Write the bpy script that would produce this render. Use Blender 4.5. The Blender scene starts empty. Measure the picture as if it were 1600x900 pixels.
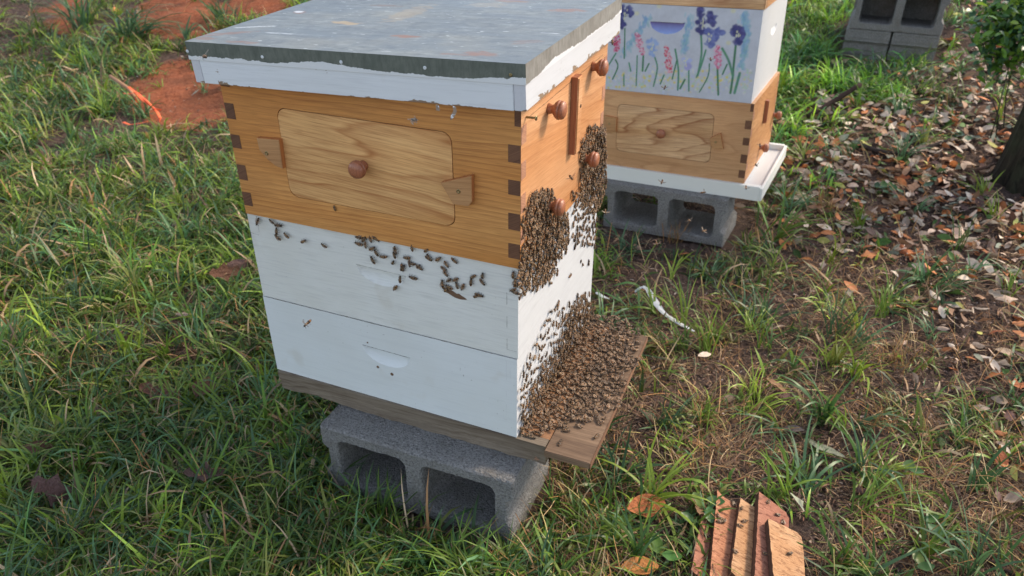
import bpy, bmesh, math, random
import numpy as np
from mathutils import Vector, Matrix
from mathutils.geometry import tessellate_polygon
random.seed(7)
rng = np.random.default_rng(11)
S = bpy.context.scene
COL = S.collection

# ------------------------------------------------------------------ camera, world, sun
F_PX = 1183.64          # focal length in pixels of a 1600 px wide picture
CAM = np.array([0.36238473, -0.91519189, 0.56461511])
ROT = np.array([[0.9250203774199918, -0.1974982858300263, 0.3245484993833392],
                [0.37991721751062235, 0.4798386176234033, -0.7908336164303134],
                [0.0004573803258960153, 0.8548387731797515, 0.5188934983903487]])
cd = bpy.data.cameras.new('camera')
cam = bpy.data.objects.new('camera', cd)
COL.objects.link(cam)
cd.sensor_width = 36
cd.lens = F_PX * 36 / 1600
cd.clip_start = .01
cd.clip_end = 500
m = Matrix([list(r) for r in ROT]).to_4x4()
m.translation = Vector(CAM)
cam.matrix_world = m
cd.dof.use_dof = True
cd.dof.focus_distance = 1.12
cd.dof.aperture_fstop = 7.5
S.camera = cam

SUN = Vector((.56, .56, .60)).normalized()      # direction towards the sun
w = bpy.data.worlds.new('World')
S.world = w
w.use_nodes = True
nt = w.node_tree
sky = nt.nodes.new('ShaderNodeTexSky')
sky.sky_type = 'NISHITA'
sky.sun_disc = False
sky.sun_elevation = math.asin(SUN.z)
sky.sun_rotation = math.atan2(SUN.x, SUN.y)
sky.dust_density = 1.0
hs = nt.nodes.new('ShaderNodeHueSaturation')
hs.inputs['Saturation'].default_value = .60
nt.links.new(sky.outputs[0], hs.inputs['Color'])
nt.links.new(hs.outputs[0], nt.nodes['Background'].inputs[0])
nt.nodes['Background'].inputs[1].default_value = .12
sl = bpy.data.lights.new('sun', 'SUN')
sl.energy = 1.6
sl.angle = math.radians(11)
sl.color = (1, .82, .60)
so = bpy.data.objects.new('sun', sl)
COL.objects.link(so)
so.rotation_euler = (-SUN).to_track_quat('-Z', 'Y').to_euler()
so.location = (3, 3, 4)
S.view_settings.view_transform = 'Standard'
S.view_settings.look = 'None'
S.view_settings.exposure = 1.38
S.view_settings.gamma = 1.0


# ------------------------------------------------------------------ pixel <-> place
def ray(u, v):
    return ROT @ np.array([(u - 800) / F_PX, -(v - 450) / F_PX, -1.0])


def project(P):
    d = (np.atleast_2d(P) - CAM) @ ROT
    z = np.maximum(-d[:, 2], .05)
    return 800 + F_PX * d[:, 0] / z, 450 - F_PX * d[:, 1] / z


def on_plane(u, v, axis, val):
    r = ray(u, v)
    return CAM + r * ((val - CAM[axis]) / r[axis])


def ground_h(x, y):
    x = np.asarray(x, float); y = np.asarray(y, float)
    t = np.maximum(0, y - 1.5)
    s = .14 * t * t / (t + .35)
    s = np.minimum(s, .85)
    n = .008 * np.sin(3.1 * x + 1.3) * np.sin(2.7 * y + .4) + .004 * np.sin(9.2 * x - 4.1 * y) + .0035 * np.sin(7.3 * y + 11.7 * x + 2)
    fade = 1 / (1 + (x * x + y * y) / 400)
    return -.546 + s + n * fade


def gp(u, v, dz=0.0):
    z = -.54
    for _ in range(12):
        p = on_plane(u, v, 2, z + dz)
        z = float(ground_h(p[0], p[1]))
    return np.array([p[0], p[1], z + dz])


# ------------------------------------------------------------------ node materials
class N:
    def __init__(self, name):
        self.m = bpy.data.materials.new(name)
        self.m.use_nodes = True
        self.t = self.m.node_tree
        self.b = self.t.nodes['Principled BSDF']
        self.out = self.t.nodes['Material Output']

    def n(self, typ, **kw):
        x = self.t.nodes.new(typ)
        ins = kw.pop('ins', {})
        for k, v in kw.items():
            setattr(x, k, v)
        for k, v in ins.items():
            self.set(x.inputs[k], v)
        return x

    def set(self, sock, v):
        if isinstance(v, bpy.types.NodeSocket):
            self.t.links.new(v, sock)
        elif isinstance(v, bpy.types.Node):
            self.t.links.new(v.outputs[0], sock)
        else:
            sock.default_value = v

    def co(self, scale=(1, 1, 1), kind='Object', rot=(0, 0, 0), loc=(0, 0, 0)):
        c = self.n('ShaderNodeTexCoord')
        mp = self.n('ShaderNodeMapping', ins={'Vector': c.outputs[kind], 'Scale': scale, 'Rotation': rot, 'Location': loc})
        return mp.outputs[0]

    def noise(self, vec, scale=5, detail=3, rough=.55, dist=0.0):
        return self.n('ShaderNodeTexNoise', ins={'Vector': vec, 'Scale': scale, 'Detail': detail, 'Roughness': rough, 'Distortion': dist}).outputs['Fac']

    def ramp(self, fac, stops, interp='LINEAR'):
        r = self.n('ShaderNodeValToRGB', ins={'Fac': fac})
        e = r.color_ramp.elements
        r.color_ramp.interpolation = interp
        while len(e) < len(stops):
            e.new(.5)
        for k, (p, c) in enumerate(stops):
            e[k].position = p
            c = (c, c, c) if isinstance(c, (int, float)) else c
            e[k].color = (*c[:3], 1)
        return r.outputs[0]

    def mix(self, fac, a, b, mode='MIX'):
        x = self.n('ShaderNodeMix', data_type='RGBA', blend_type=mode)
        self.set(x.inputs[0], fac)
        for s, v in ((x.inputs[6], a), (x.inputs[7], b)):
            self.set(s, (*v, 1) if isinstance(v, tuple) and len(v) == 3 else v)
        return x.outputs[2]

    def math(self, op, a, b=0.0, clamp=False):
        x = self.n('ShaderNodeMath', operation=op, use_clamp=clamp)
        self.set(x.inputs[0], a)
        self.set(x.inputs[1], b)
        return x.outputs[0]

    def bump(self, h, strength=.3, dist=.001):
        return self.n('ShaderNodeBump', ins={'Height': h, 'Strength': strength, 'Distance': dist}).outputs[0]

    def attr(self, name):
        return self.n('ShaderNodeAttribute', attribute_name=name)

    def fin(self, color, rough=.6, normal=None, metal=0.0, spec=.5):
        self.set(self.b.inputs['Base Color'], (*color, 1) if isinstance(color, tuple) else color)
        self.set(self.b.inputs['Roughness'], rough)
        self.set(self.b.inputs['Metallic'], metal)
        self.set(self.b.inputs['Specular IOR Level'], spec)
        if normal is not None:
            self.set(self.b.inputs['Normal'], normal)
        return self.m


def wood(name, light, mid, dark, axis='X', rings=30, dist=3.0, tilt=0.0, rough=.55, loc=(0, 0, 0), contrast=1.0, spec=.35):
    """sawn board: the grain runs along the axis, ring lines wander across it"""
    q = N(name)
    if axis == 'X':
        sc, ro = (1, 1, 1), (0, tilt, 0)
    elif axis == 'Y':
        sc, ro = (1, 1, 1), (tilt, 0, math.radians(90))
    else:
        sc, ro = (1, 1, 1), (0, math.radians(90), 0)
    v = q.co(sc, rot=ro, loc=loc)
    st = q.n('ShaderNodeMapping', ins={'Vector': v, 'Scale': (.13, 1, 1)}).outputs[0]
    fine = q.n('ShaderNodeMapping', ins={'Vector': v, 'Scale': (.035, 1, 1)}).outputs[0]
    big = q.noise(st, 9, 2, .5, .6)
    zz = q.n('ShaderNodeSeparateXYZ', ins={0: st}).outputs[2]
    w1 = q.noise(q.n('ShaderNodeMapping', ins={'Vector': v, 'Scale': (.22, 1, 1), 'Location': (3.1, 1.7, .4)}).outputs[0], 8, 1.2, .45)
    w2 = q.noise(st, 34, 2, .5)
    ph = q.math('ADD', q.math('ADD', q.math('MULTIPLY', zz, rings * 4.2), q.math('MULTIPLY', w1, dist * 9)), q.math('MULTIPLY', w2, 1.3))
    wv = q.ramp(q.math('FRACT', ph), [(0, .0), (.35, .1), (.78, .45), (.90, 1), (1, 0)])
    wv = q.math('MULTIPLY', wv, q.ramp(w2, [(.3, .35), (.65, 1)]))
    fn = q.noise(fine, 420, 3, .6)
    pore = q.noise(fine, 900, 1, .5)
    c = q.mix(q.ramp(big, [(.35, 0), (.65, 1)]), light, mid)
    c = q.mix(q.math('MULTIPLY', wv, min(.95, .6 * contrast)), c, dark)
    c = q.mix(q.ramp(fn, [(.40, .0), (.72, min(.6, .5 * contrast))]), c, dark)
    c = q.mix(q.ramp(pore, [(.62, 0.0), (.72, .3)]), c, tuple(x * .5 for x in dark))
    mp = q.n('ShaderNodeHueSaturation', ins={'Color': c, 'Value': q.ramp(q.noise(v, 3.2, 3, .6), [(.3, .82), (.7, 1.12)])}).outputs[0]
    h = fn
    return q.fin(mp, q.ramp(fn, [(.3, rough - .1), (.7, rough + .12)]), q.bump(h, .25, .0006), spec=spec)


def white_paint(name, tone=(.72, .74, .75), axis='X', ridges=1.0, chips=None, grime=.5, seed=0.0, warm=(.5, .45, .36)):
    """brushed white paint; chips=(low z, high z, amount): bare wood shows where the paint has come off along an edge"""
    q = N(name)
    v = q.co(loc=(seed, seed * .7, 0))
    st = q.n('ShaderNodeMapping', ins={'Vector': v, 'Scale': (.05, 1, 1) if axis == 'X' else (1, .05, 1)}).outputs[0]
    rid = q.noise(st, 330, 3, .55)
    rid2 = q.noise(st, 90, 2, .6)
    cl = q.noise(v, 6, 4, .6)
    c = q.mix(q.ramp(cl, [(.35, 0), (.7, .5 * grime)]), tone, tuple(a * b for a, b in zip(tone, (.86, .84, .78))))
    c = q.mix(q.ramp(rid, [(.50, 0), (.72, min(1, .42 * ridges))]), c, tuple(a * .78 for a in tone))
    c = q.mix(q.ramp(rid2, [(.55, 0), (.75, .22 * ridges)]), c, tuple(a * .72 for a in tone))
    c = q.mix(q.ramp(q.noise(v, 11, 3, .6), [(.62, 0), (.74, .35 * grime)]), c, warm)
    spk = q.noise(v, 190, 2, .5)
    sp2 = q.noise(v, 17, 2, .5)
    m1 = q.math('MULTIPLY', q.ramp(spk, [(.71, 0), (.75, 1)]), q.ramp(sp2, [(.5, 0), (.62, 1)]))
    c = q.mix(q.math('MULTIPLY', m1, .7 * grime), c, (.12, .10, .08))
    hgt = q.math('ADD', q.math('MULTIPLY', rid, .6), rid2)
    if chips:
        lo, hi, amt = chips
        z = q.n('ShaderNodeSeparateXYZ', ins={0: v}).outputs[2]
        g = q.n('ShaderNodeMapRange', ins={0: z, 1: lo, 2: hi, 3: amt, 4: 0.0}).outputs[0]
        nn = q.noise(q.n('ShaderNodeMapping', ins={'Vector': v, 'Scale': (.35, .35, 1)}).outputs[0], 60, 4, .65)
        mk = q.ramp(q.math('ADD', nn, g), [(.70, 0), (.715, 1)])
        bare = q.mix(rid, (.33, .24, .16), (.2, .13, .085))
        c = q.mix(mk, c, bare)
        hgt = q.math('SUBTRACT', hgt, q.math('MULTIPLY', mk, 1.5))
    return q.fin(c, .5, q.bump(hgt, .35 * ridges, .0009), spec=.4)


def concrete(name, tone=.2):
    q = N(name)
    v = q.co()
    a = q.noise(v, 9, 5, .65)
    g = q.noise(v, 230, 4, .75)
    g2 = q.n('ShaderNodeTexVoronoi', ins={'Vector': v, 'Scale': 260}).outputs['Distance']
    c = q.mix(a, (tone * .74, tone * .72, tone * .70), (tone * 1.28, tone * 1.24, tone * 1.18))
    c = q.mix(q.ramp(g, [(.36, .85), (.5, 0)]), c, (tone * .3,) * 3)
    c = q.mix(q.ramp(g, [(.58, 0), (.70, .6)]), c, (tone * 2.0,) * 3)
    c = q.mix(q.ramp(q.noise(v, 14, 4, .7), [(.52, 0), (.66, .45)]), c, (tone * .62, tone * .56, tone * .48))
    h = q.math('ADD', q.math('MULTIPLY', g, 1.4), q.math('MULTIPLY', g2, .7))
    return q.fin(c, .95, q.bump(h, 1.0, .0036), spec=.1)


def attr_mat(name, rough=.6, trans=.0, spec=.3, noise_amt=.25, bump=0.0, scale=60):
    """colour comes from each piece's own vertex colour, with a little grain"""
    q = N(name)
    c = q.attr('Col').outputs['Color']
    if noise_amt:
        nn = q.noise(q.co(), scale, 3, .6)
        c = q.mix(1.0, c, q.ramp(nn, [(.3, 1 - noise_amt), (.7, 1 + noise_amt)]), 'MULTIPLY')
    q.fin(c, rough, q.bump(q.noise(q.co(), scale * 3, 2), bump, .001) if bump else None, spec=spec)
    if trans:
        tr = q.n('ShaderNodeBsdfTranslucent', ins={'Color': c})
        mx = q.n('ShaderNodeMixShader', ins={0: trans, 1: q.b.outputs[0], 2: tr.outputs[0]})
        q.t.links.new(mx.outputs[0], q.out.inputs[0])
    return q.m


def plain(name, color, rough=.6, metal=0.0, var=.2, scale=40, spec=.4):
    q = N(name)
    nn = q.noise(q.co(), scale, 3, .6)
    a = tuple(max(0, x * (1 - var)) for x in color)
    b = tuple(x * (1 + var) for x in color)
    return q.fin(q.mix(nn, a, b), rough, q.bump(nn, .2, .0008), metal, spec)


# ------------------------------------------------------------------ mesh helpers
def tag(o, label=None, cat=None, group=None, kind=None):
    if label: o['label'] = label
    if cat: o['category'] = cat
    if group: o['group'] = group
    if kind: o['kind'] = kind
    return o


def link(name, me, parent=None, loc=None):
    o = bpy.data.objects.new(name, me)
    COL.objects.link(o)
    if loc is not None:
        o.location = loc
    if parent is not None:
        o.parent = parent
    return o


def empty(name, mat4=None, loc=None):
    o = bpy.data.objects.new(name, None)
    o.empty_display_size = .05
    COL.objects.link(o)
    if mat4 is not None:
        o.matrix_world = mat4
    if loc is not None:
        o.location = loc
    return o


def bm_obj(name, bm, mats, parent=None, loc=None, smooth=False):
    me = bpy.data.meshes.new(name)
    bmesh.ops.recalc_face_normals(bm, faces=bm.faces)
    bm.to_mesh(me)
    bm.free()
    for x in (mats if isinstance(mats, (list, tuple)) else [mats]):
        me.materials.append(x)
    if smooth:
        me.polygons.foreach_set('use_smooth', [True] * len(me.polygons))
    return link(name, me, parent, loc)


def add_box(bm, lo, hi, bev=0.0, mi=0):
    b2 = bmesh.new()
    bmesh.ops.create_cube(b2, size=1)
    for v in b2.verts:
        v.co = Vector([lo[k] + (v.co[k] + .5) * (hi[k] - lo[k]) for k in range(3)])
    if bev:
        bmesh.ops.bevel(b2, geom=b2.edges[:], offset=bev, segments=2, affect='EDGES')
    for f in b2.faces:
        f.material_index = mi
    me = bpy.data.meshes.new('t')
    b2.to_mesh(me)
    b2.free()
    bm.from_mesh(me)
    bpy.data.meshes.remove(me)


def box_obj(name, lo, hi, mat, parent=None, bev=.001):
    bm = bmesh.new()
    add_box(bm, lo, hi, bev)
    return bm_obj(name, bm, mat, parent)


def np_mesh(name, V, Fq, mats, col=None, smooth=False, fcol=None):
    """V (n,3), Fq (m,4) quads or (m,3) triangles, col (n,3) point colours"""
    me = bpy.data.meshes.new(name)
    k = Fq.shape[1]
    me.vertices.add(len(V))
    me.vertices.foreach_set('co', np.ascontiguousarray(V, dtype=np.float32).ravel())
    me.loops.add(Fq.size)
    me.loops.foreach_set('vertex_index', np.ascontiguousarray(Fq, dtype=np.int32).ravel())
    me.polygons.add(len(Fq))
    me.polygons.foreach_set('loop_start', np.arange(0, Fq.size, k, dtype=np.int32))
    me.polygons.foreach_set('loop_total', np.full(len(Fq), k, dtype=np.int32))
    if smooth:
        me.polygons.foreach_set('use_smooth', np.ones(len(Fq), dtype=bool))
    me.update(calc_edges=True)
    if col is not None:
        a = me.color_attributes.new('Col', 'FLOAT_COLOR', 'POINT')
        a.data.foreach_set('color', np.concatenate([col, np.ones((len(col), 1))], 1).astype(np.float32).ravel())
    for x in (mats if isinstance(mats, (list, tuple)) else [mats]):
        me.materials.append(x)
    return me


def poly_hole(bm, outer, holes, fn, mi=0):
    """flat face with holes; points are 2-D, fn maps them to 3-D. returns the vertex lists"""
    loops = [outer] + holes
    pts = [[Vector((p[0], p[1], 0)) for p in l] for l in loops]
    flat = [p for l in pts for p in l]
    vs = [bm.verts.new(fn(p.x, p.y)) for p in flat]
    for t in tessellate_polygon(pts):
        try:
            f = bm.faces.new([vs[i] for i in t])
            f.material_index = mi
        except ValueError:
            pass
    out, k = [], 0
    for l in loops:
        out.append(vs[k:k + len(l)])
        k += len(l)
    return out


def rrect(x0, x1, z0, z1, r, n=6):
    pts = []
    for cx, cz, a0 in ((x1 - r, z1 - r, 0), (x0 + r, z1 - r, 90), (x0 + r, z0 + r, 180), (x1 - r, z0 + r, 270)):
        for k in range(n + 1):
            a = math.radians(a0 + 90 * k / n)
            pts.append((cx + r * math.cos(a), cz + r * math.sin(a)))
    return pts


def add_lathe(bm, prof, origin, axis, seg=24, mi=0):
    """prof: (radius, distance along axis)"""
    ax = Vector(axis).normalized()
    u = ax.orthogonal().normalized()
    v = ax.cross(u)
    rings = []
    for r, h in prof:
        rings.append([bm.verts.new(Vector(origin) + ax * h + (u * math.cos(2 * math.pi * k / seg) + v * math.sin(2 * math.pi * k / seg)) * r) for k in range(seg)])
    for a, b in zip(rings, rings[1:]):
        for k in range(seg):
            f = bm.faces.new((a[k], a[(k + 1) % seg], b[(k + 1) % seg], b[k]))
            f.material_index = mi
            f.smooth = True
    f = bm.faces.new(rings[-1]); f.material_index = mi
    f = bm.faces.new(rings[0]); f.material_index = mi


def add_tube(bm, pts, radii, seg=8, mi=0, jit=0.0):
    pts = [Vector(p) for p in pts]
    rings = []
    for i, p in enumerate(pts):
        d = (pts[min(i + 1, len(pts) - 1)] - pts[max(i - 1, 0)]).normalized()
        u = d.orthogonal().normalized() if i == 0 else (pu - d * pu.dot(d)).normalized()
        pu = u
        v = d.cross(u)
        r = radii[i] if isinstance(radii, (list, tuple)) else radii
        rings.append([bm.verts.new(p + (u * math.cos(2 * math.pi * k / seg) + v * math.sin(2 * math.pi * k / seg)) * r * (1 + random.uniform(-jit, jit))) for k in range(seg)])
    for a, b in zip(rings, rings[1:]):
        for k in range(seg):
            f = bm.faces.new((a[k], a[(k + 1) % seg], b[(k + 1) % seg], b[k]))
            f.material_index = mi
            f.smooth = True
    for r in (rings[0], rings[-1]):
        f = bm.faces.new(r); f.material_index = mi


# ------------------------------------------------------------------ materials
M = {}
M['oiled'] = wood('oiled_cypress_side', (.74, .37, .12), (.66, .285, .075), (.32, .11, .03), 'X', 24, .7, .02, .42, (.3, .1, .2), 1.05)
M['oiled_front'] = wood('oiled_cypress_front', (.74, .42, .22), (.60, .27, .105), (.36, .12, .035), 'Y', 9, .9, .10, .42, (.7, .2, .4), .8)
M['panel'] = wood('pale_pine_panel', (.84, .51, .22), (.76, .41, .15), (.40, .15, .045), 'X', 7, .8, math.radians(-4), .45, (.1, .4, .75), 1.5)
M['block_wood'] = wood('pale_latch_wood', (.55, .30, .13), (.45, .22, .09), (.26, .11, .04), 'X', 24, .5, .1, .5, (.6, .3, .1), .7)
M['oiled_edge'] = wood('orange_edge_wood', (.60, .26, .09), (.46, .17, .05), (.28, .09, .03), 'Z', 20, .5, 0, .5)
M['end_grain'] = wood('dark_end_grain', (.22, .105, .055), (.15, .07, .038), (.07, .03, .018), 'X', 90, 1.0, .5, .6, (.2, .5, .3), 1.0)
M['end_pale'] = wood('pale_end_grain', (.50, .27, .17), (.42, .20, .12), (.27, .12, .07), 'Y', 60, 1.0, .5, .6)
M['knob'] = wood('reddish_turned_knob', (.46, .18, .09), (.36, .125, .06), (.18, .055, .028), 'Z', 60, .3, 0, .36, spec=.5)
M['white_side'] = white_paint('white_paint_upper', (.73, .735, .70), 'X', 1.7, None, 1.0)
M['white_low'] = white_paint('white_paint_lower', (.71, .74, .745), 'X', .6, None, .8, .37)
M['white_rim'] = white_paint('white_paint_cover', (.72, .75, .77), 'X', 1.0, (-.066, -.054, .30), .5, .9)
M['white_rim_y'] = white_paint('white_paint_cover_front', (.60, .61, .64), 'Y', .8, (-.066, -.050, .30), .6, 1.9)  # front rim tone lowered against the light it catches
M['cream'] = white_paint('cream_board_paint', (.74, .745, .70), 'X', .2, None, .3, .5)
M['weathered'] = wood('weathered_grey_board', (.25, .205, .155), (.17, .135, .10), (.07, .045, .03), 'X', 18, 1.0, .03, .8, (.3, .6, .2), 1.1, .15)
M['landing'] = wood('landing_plank_wood', (.25, .165, .105), (.175, .11, .068), (.07, .042, .028), 'X', 14, .8, .0, .65, (.1, .2, .9), 1.1, .25)
M['landing_edge'] = wood('landing_edge_wood', (.30, .16, .09), (.20, .10, .06), (.09, .045, .03), 'Y', 14, .8, .0, .7)
M['step'] = wood('entrance_step_wood', (.46, .25, .13), (.34, .17, .085), (.15, .07, .035), 'X', 14, .8, .0, .65, (.1, .2, .9), 1.0, .25)
M['seam_brown'] = plain('dark_brown_seam', (.11, .08, .055), .7)
M['screw'] = plain('yellow_zinc_screw', (.30, .24, .12), .35, .9, .3, 300)
M['dark_hole'] = plain('dark_crack', (.03, .022, .016), .9)
M['concrete'] = concrete('rough_grey_concrete', .26)
M['back_wood'] = wood('back_box_wood', (.68, .41, .21), (.58, .31, .14), (.34, .15, .06), 'X', 6, 1.2, .02, .5, (.8, .1, .6), .9)
M['back_panel'] = wood('back_panel_wood', (.78, .52, .29), (.66, .39, .18), (.30, .11, .04), 'X', 5, 1.6, .05, .5, (.3, .9, .35), 1.7)
M['back_front'] = wood('back_front_wood', (.66, .36, .16), (.52, .24, .09), (.33, .12, .04), 'Y', 9, 1.5, .1, .5)
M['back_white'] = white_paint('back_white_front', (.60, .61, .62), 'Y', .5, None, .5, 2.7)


def metal_mat():
    q = N('galvanised_cover_top')
    v = q.co()
    st = q.n('ShaderNodeMapping', ins={'Vector': v, 'Scale': (.22, 1, 1), 'Rotation': (0, 0, math.radians(-6))}).outputs[0]
    a = q.noise(st, 16, 5, .62, .4)
    b = q.noise(st, 75, 5, .7, .3)
    s = q.noise(st, 190, 2, .5, 0)
    c = q.mix(q.ramp(a, [(.36, 0), (.64, 1)]), (.115, .14, .16), (.235, .255, .25))
    c = q.mix(q.ramp(b, [(.35, .55), (.56, 0)]), c, (.08, .095, .11))
    c = q.mix(q.ramp(b, [(.60, 0), (.74, .6)]), c, (.38, .42, .44))
    mot = q.noise(v, 42, 5, .7)
    c = q.mix(q.ramp(mot, [(.36, .6), (.50, 0)]), c, (.085, .105, .13))
    c = q.mix(q.ramp(mot, [(.58, 0), (.72, .35)]), c, (.38, .40, .40))
    c = q.mix(q.ramp(q.noise(v, 7, 3, .6), [(.52, 0), (.68, .35)]), c, (.30, .29, .24))
    c = q.mix(q.ramp(s, [(.69, 0), (.74, .7)]), c, (.8, .83, .85))
    rust_glow = q.attr('Col').outputs['Color']
    rs = q.n('ShaderNodeSeparateColor', ins={0: rust_glow})
    r1 = q.math('MULTIPLY', rs.outputs[0], q.ramp(q.noise(st, 110, 4, .7), [(.33, .25), (.52, 1)]))
    c = q.mix(q.math('MULTIPLY', r1, .85), c, (.25, .115, .07))
    c = q.mix(q.math('MULTIPLY', rs.outputs[1], .7), c, (.5, .33, .14))
    c = q.mix(q.math('MULTIPLY', rs.outputs[2], .6), c, (.78, .8, .82))
    ro = q.ramp(a, [(.3, .36), (.7, .52)])
    return q.fin(c, ro, q.bump(q.math('ADD', b, a), .25, .002), .35, .6)


def skirt_mat(name, a, b, paint, axis, zcut, seed):
    q = N(name)
    v = q.co(loc=(seed, seed, 0))
    nn = q.noise(v, 30, 4, .65)
    st = q.n('ShaderNodeMapping', ins={'Vector': v, 'Scale': (1, 1, .3)}).outputs[0]
    sp = q.noise(st, 160, 3, .7)
    c = q.mix(q.ramp(nn, [(.3, 0), (.7, 1)]), a, b)
    c = q.mix(q.ramp(sp, [(.35, .4), (.6, 0)]), c, tuple(x * .55 for x in a))
    z = q.n('ShaderNodeSeparateXYZ', ins={0: v}).outputs[2]
    wob = q.n('ShaderNodeMapping', ins={'Vector': v, 'Scale': (1, 1, .2)}).outputs[0]
    big = q.noise(wob, 6.0, 1.5, .5)
    fine = q.noise(wob, 70, 4, .7)
    edge = q.math('ADD', q.math('MULTIPLY', q.math('SUBTRACT', big, .5), .034), q.math('MULTIPLY', q.math('SUBTRACT', fine, .5), .010))
    mk = q.math('LESS_THAN', z, q.math('ADD', edge, zcut))
    c = q.mix(mk, c, paint)
    met = q.math('MULTIPLY', q.math('SUBTRACT', 1.0, mk), .5)
    return q.fin(c, .5, q.bump(q.math('ADD', q.math('MULTIPLY', mk, .8), q.math('MULTIPLY', sp, .2)), .5, .001), met, .4)


M['metal_top'] = metal_mat()
M['skirt_shaded'] = skirt_mat('skirt_shaded_metal', (.13, .155, .135), (.20, .225, .195), (.70, .72, .72), 'X', -.0195, .3)  # same skirt metal, darker to put the near side's shade into the colour
M['skirt_lit'] = skirt_mat('skirt_lit_metal', (.26, .245, .22), (.40, .385, .36), (.68, .68, .70), 'Y', -.024, .8)  # same skirt metal, paler to put the front's light into the colour

# ------------------------------------------------------------------ ground
KEY_U = np.arange(16) * 100 + 50
KEY_V = np.arange(9) * 100 + 50
GREEN = ["5656566444559963", "9958666665669953", "9998887666666211", "9999877666655311", "9998876666565532",
         "9878876665543342", "8877887665443534", "8888876666544543", "9987888887665544"]
DRY = ["3233333333321133", "2213333333211222", "2222222333444322", "2222233345555633", "2223444455667754",
       "3333455555667865", "3343345555666975", "3344334455676666", "3344334455566666"]
LEAF = ["0000000000001159", "0000000000004999", "0000000000038999", "0000000000013778", "0000000000000123",
        "0000000000000012", "0000000000000001", "0000000000000001", "0000000000000000"]
# fewer green blades on the trodden soil in front of the hives
for j_ in range(2, 9):
    GREEN[j_] = GREEN[j_][:9] + ''.join(str(int(int(ch) * .74)) for ch in GREEN[j_][9:])
GREEN, DRY, LEAF = [np.array([[int(c) for c in r] for r in t], float) / 9 for t in (GREEN, DRY, LEAF)]


def sample(grid, x, y):
    """how much of something grows at a place on the ground (bilinear)"""
    u, v = project(np.stack([x, y, ground_h(x, y)], 1))
    fu = np.clip((u - 50) / 100, 0, 14.999)
    fv = np.clip((v - 50) / 100, 0, 7.999)
    i, j = fu.astype(int), fv.astype(int)
    a, b = fu - i, fv - j
    return (grid[j, i] * (1 - a) * (1 - b) + grid[j, i + 1] * a * (1 - b) + grid[j + 1, i] * (1 - a) * b + grid[j + 1, i + 1] * a * b)


CLAY = [(290, 150, 85, 54, 1), (108, 18, 34, 40, .95), (290, 28, 85, 34, .95), (405, 10, 55, 18, .8), (350, 70, 45, 14, .8), (192, 60, 14, 8, .6)]


def clay_amount(x, y):
    u, v = project(np.stack([x, y, ground_h(x, y)], 1))
    s = np.zeros_like(u)
    for cu, cv, ru, rv, k in CLAY:
        d = np.sqrt(((u - cu) / ru) ** 2 + ((v - cv) / rv) ** 2)
        s = np.maximum(s, k * np.clip((1.25 - d) / .45, 0, 1))
    return s


def terrain():
    def axis(lo, a, b, hi, step):
        mid = np.arange(a, b, step)
        far1 = a - np.geomspace(step, a - lo, 26)[::-1]
        far2 = b + np.geomspace(step, hi - b, 26)
        return np.concatenate([far1, mid, far2])
    X = axis(-80, -3.4, 2.2, 80, .022)
    Y = axis(-60, -.8, 4.6, 90, .022)
    gx, gy = np.meshgrid(X, Y)
    x, y = gx.ravel(), gy.ravel()
    z = ground_h(x, y)
    cl = clay_amount(x, y)
    near = (np.abs(x) < 6) & (y > -3) & (y < 8)
    z = z + np.where(near, rng.normal(0, .0035, len(x)), 0) + cl * .015 * np.sin(x * 9) * np.cos(y * 7)
    col = np.zeros((len(x), 3))
    col[:, 0] = cl
    col[:, 1] = sample(LEAF, x, y)
    col[:, 2] = sample(GREEN, x, y)
    nx, ny = len(X), len(Y)
    i, j = np.meshgrid(np.arange(nx - 1), np.arange(ny - 1))
    a = (j * nx + i).ravel()
    Fq = np.stack([a, a + 1, a + nx + 1, a + nx], 1)
    q = N('soil_and_clay')
    v = q.co()
    c1 = q.noise(v, 7, 5, .65)
    c2 = q.noise(v, 70, 5, .7)
    c3 = q.noise(v, 300, 3, .7)
    soil = q.mix(q.ramp(c2, [(.3, 0), (.7, 1)]), (.034, .024, .021), (.17, .115, .092))
    soil = q.mix(q.ramp(c3, [(.6, 0), (.72, .6)]), soil, (.2, .14, .10))
    clay = q.mix(q.ramp(c2, [(.3, 0), (.7, 1)]), (.20, .055, .025), (.46, .165, .085))
    clay = q.mix(q.ramp(c1, [(.4, .5), (.6, 0)]), clay, (.13, .06, .035))
    sep = q.n('ShaderNodeSeparateColor', ins={0: q.attr('Col').outputs['Color']})
    k = q.ramp(q.math('ADD', sep.outputs[0], q.math('MULTIPLY', q.math('SUBTRACT', c1, .5), .6)), [(.35, 0), (.6, 1)])
    c = q.mix(k, soil, clay)
    mt = q.fin(c, .95, q.bump(q.math('ADD', c2, q.math('MULTIPLY', c3, .4)), 1.0, .012), spec=.15)
    me = np_mesh('ground', np.stack([x, y, z], 1), Fq, mt, col, smooth=True)
    tag(link('ground', me), kind='structure')


terrain()

# footprints (x0,x1,y0,y1) where nothing grows
BLOCKED = [(-.385, .025, -.082, .145)]


def vnoise(x, y, cell, seed):
    r_ = np.random.default_rng(seed).random((512, 512))
    fx, fy = x / cell + 200, y / cell + 200
    i, j = np.floor(fx).astype(int), np.floor(fy).astype(int)
    a, b = fx - i, fy - j
    a, b = a * a * (3 - 2 * a), b * b * (3 - 2 * b)
    i %= 511; j %= 511
    return r_[i, j] * (1 - a) * (1 - b) + r_[i + 1, j] * a * (1 - b) + r_[i, j + 1] * (1 - a) * b + r_[i + 1, j + 1] * a * b


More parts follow.
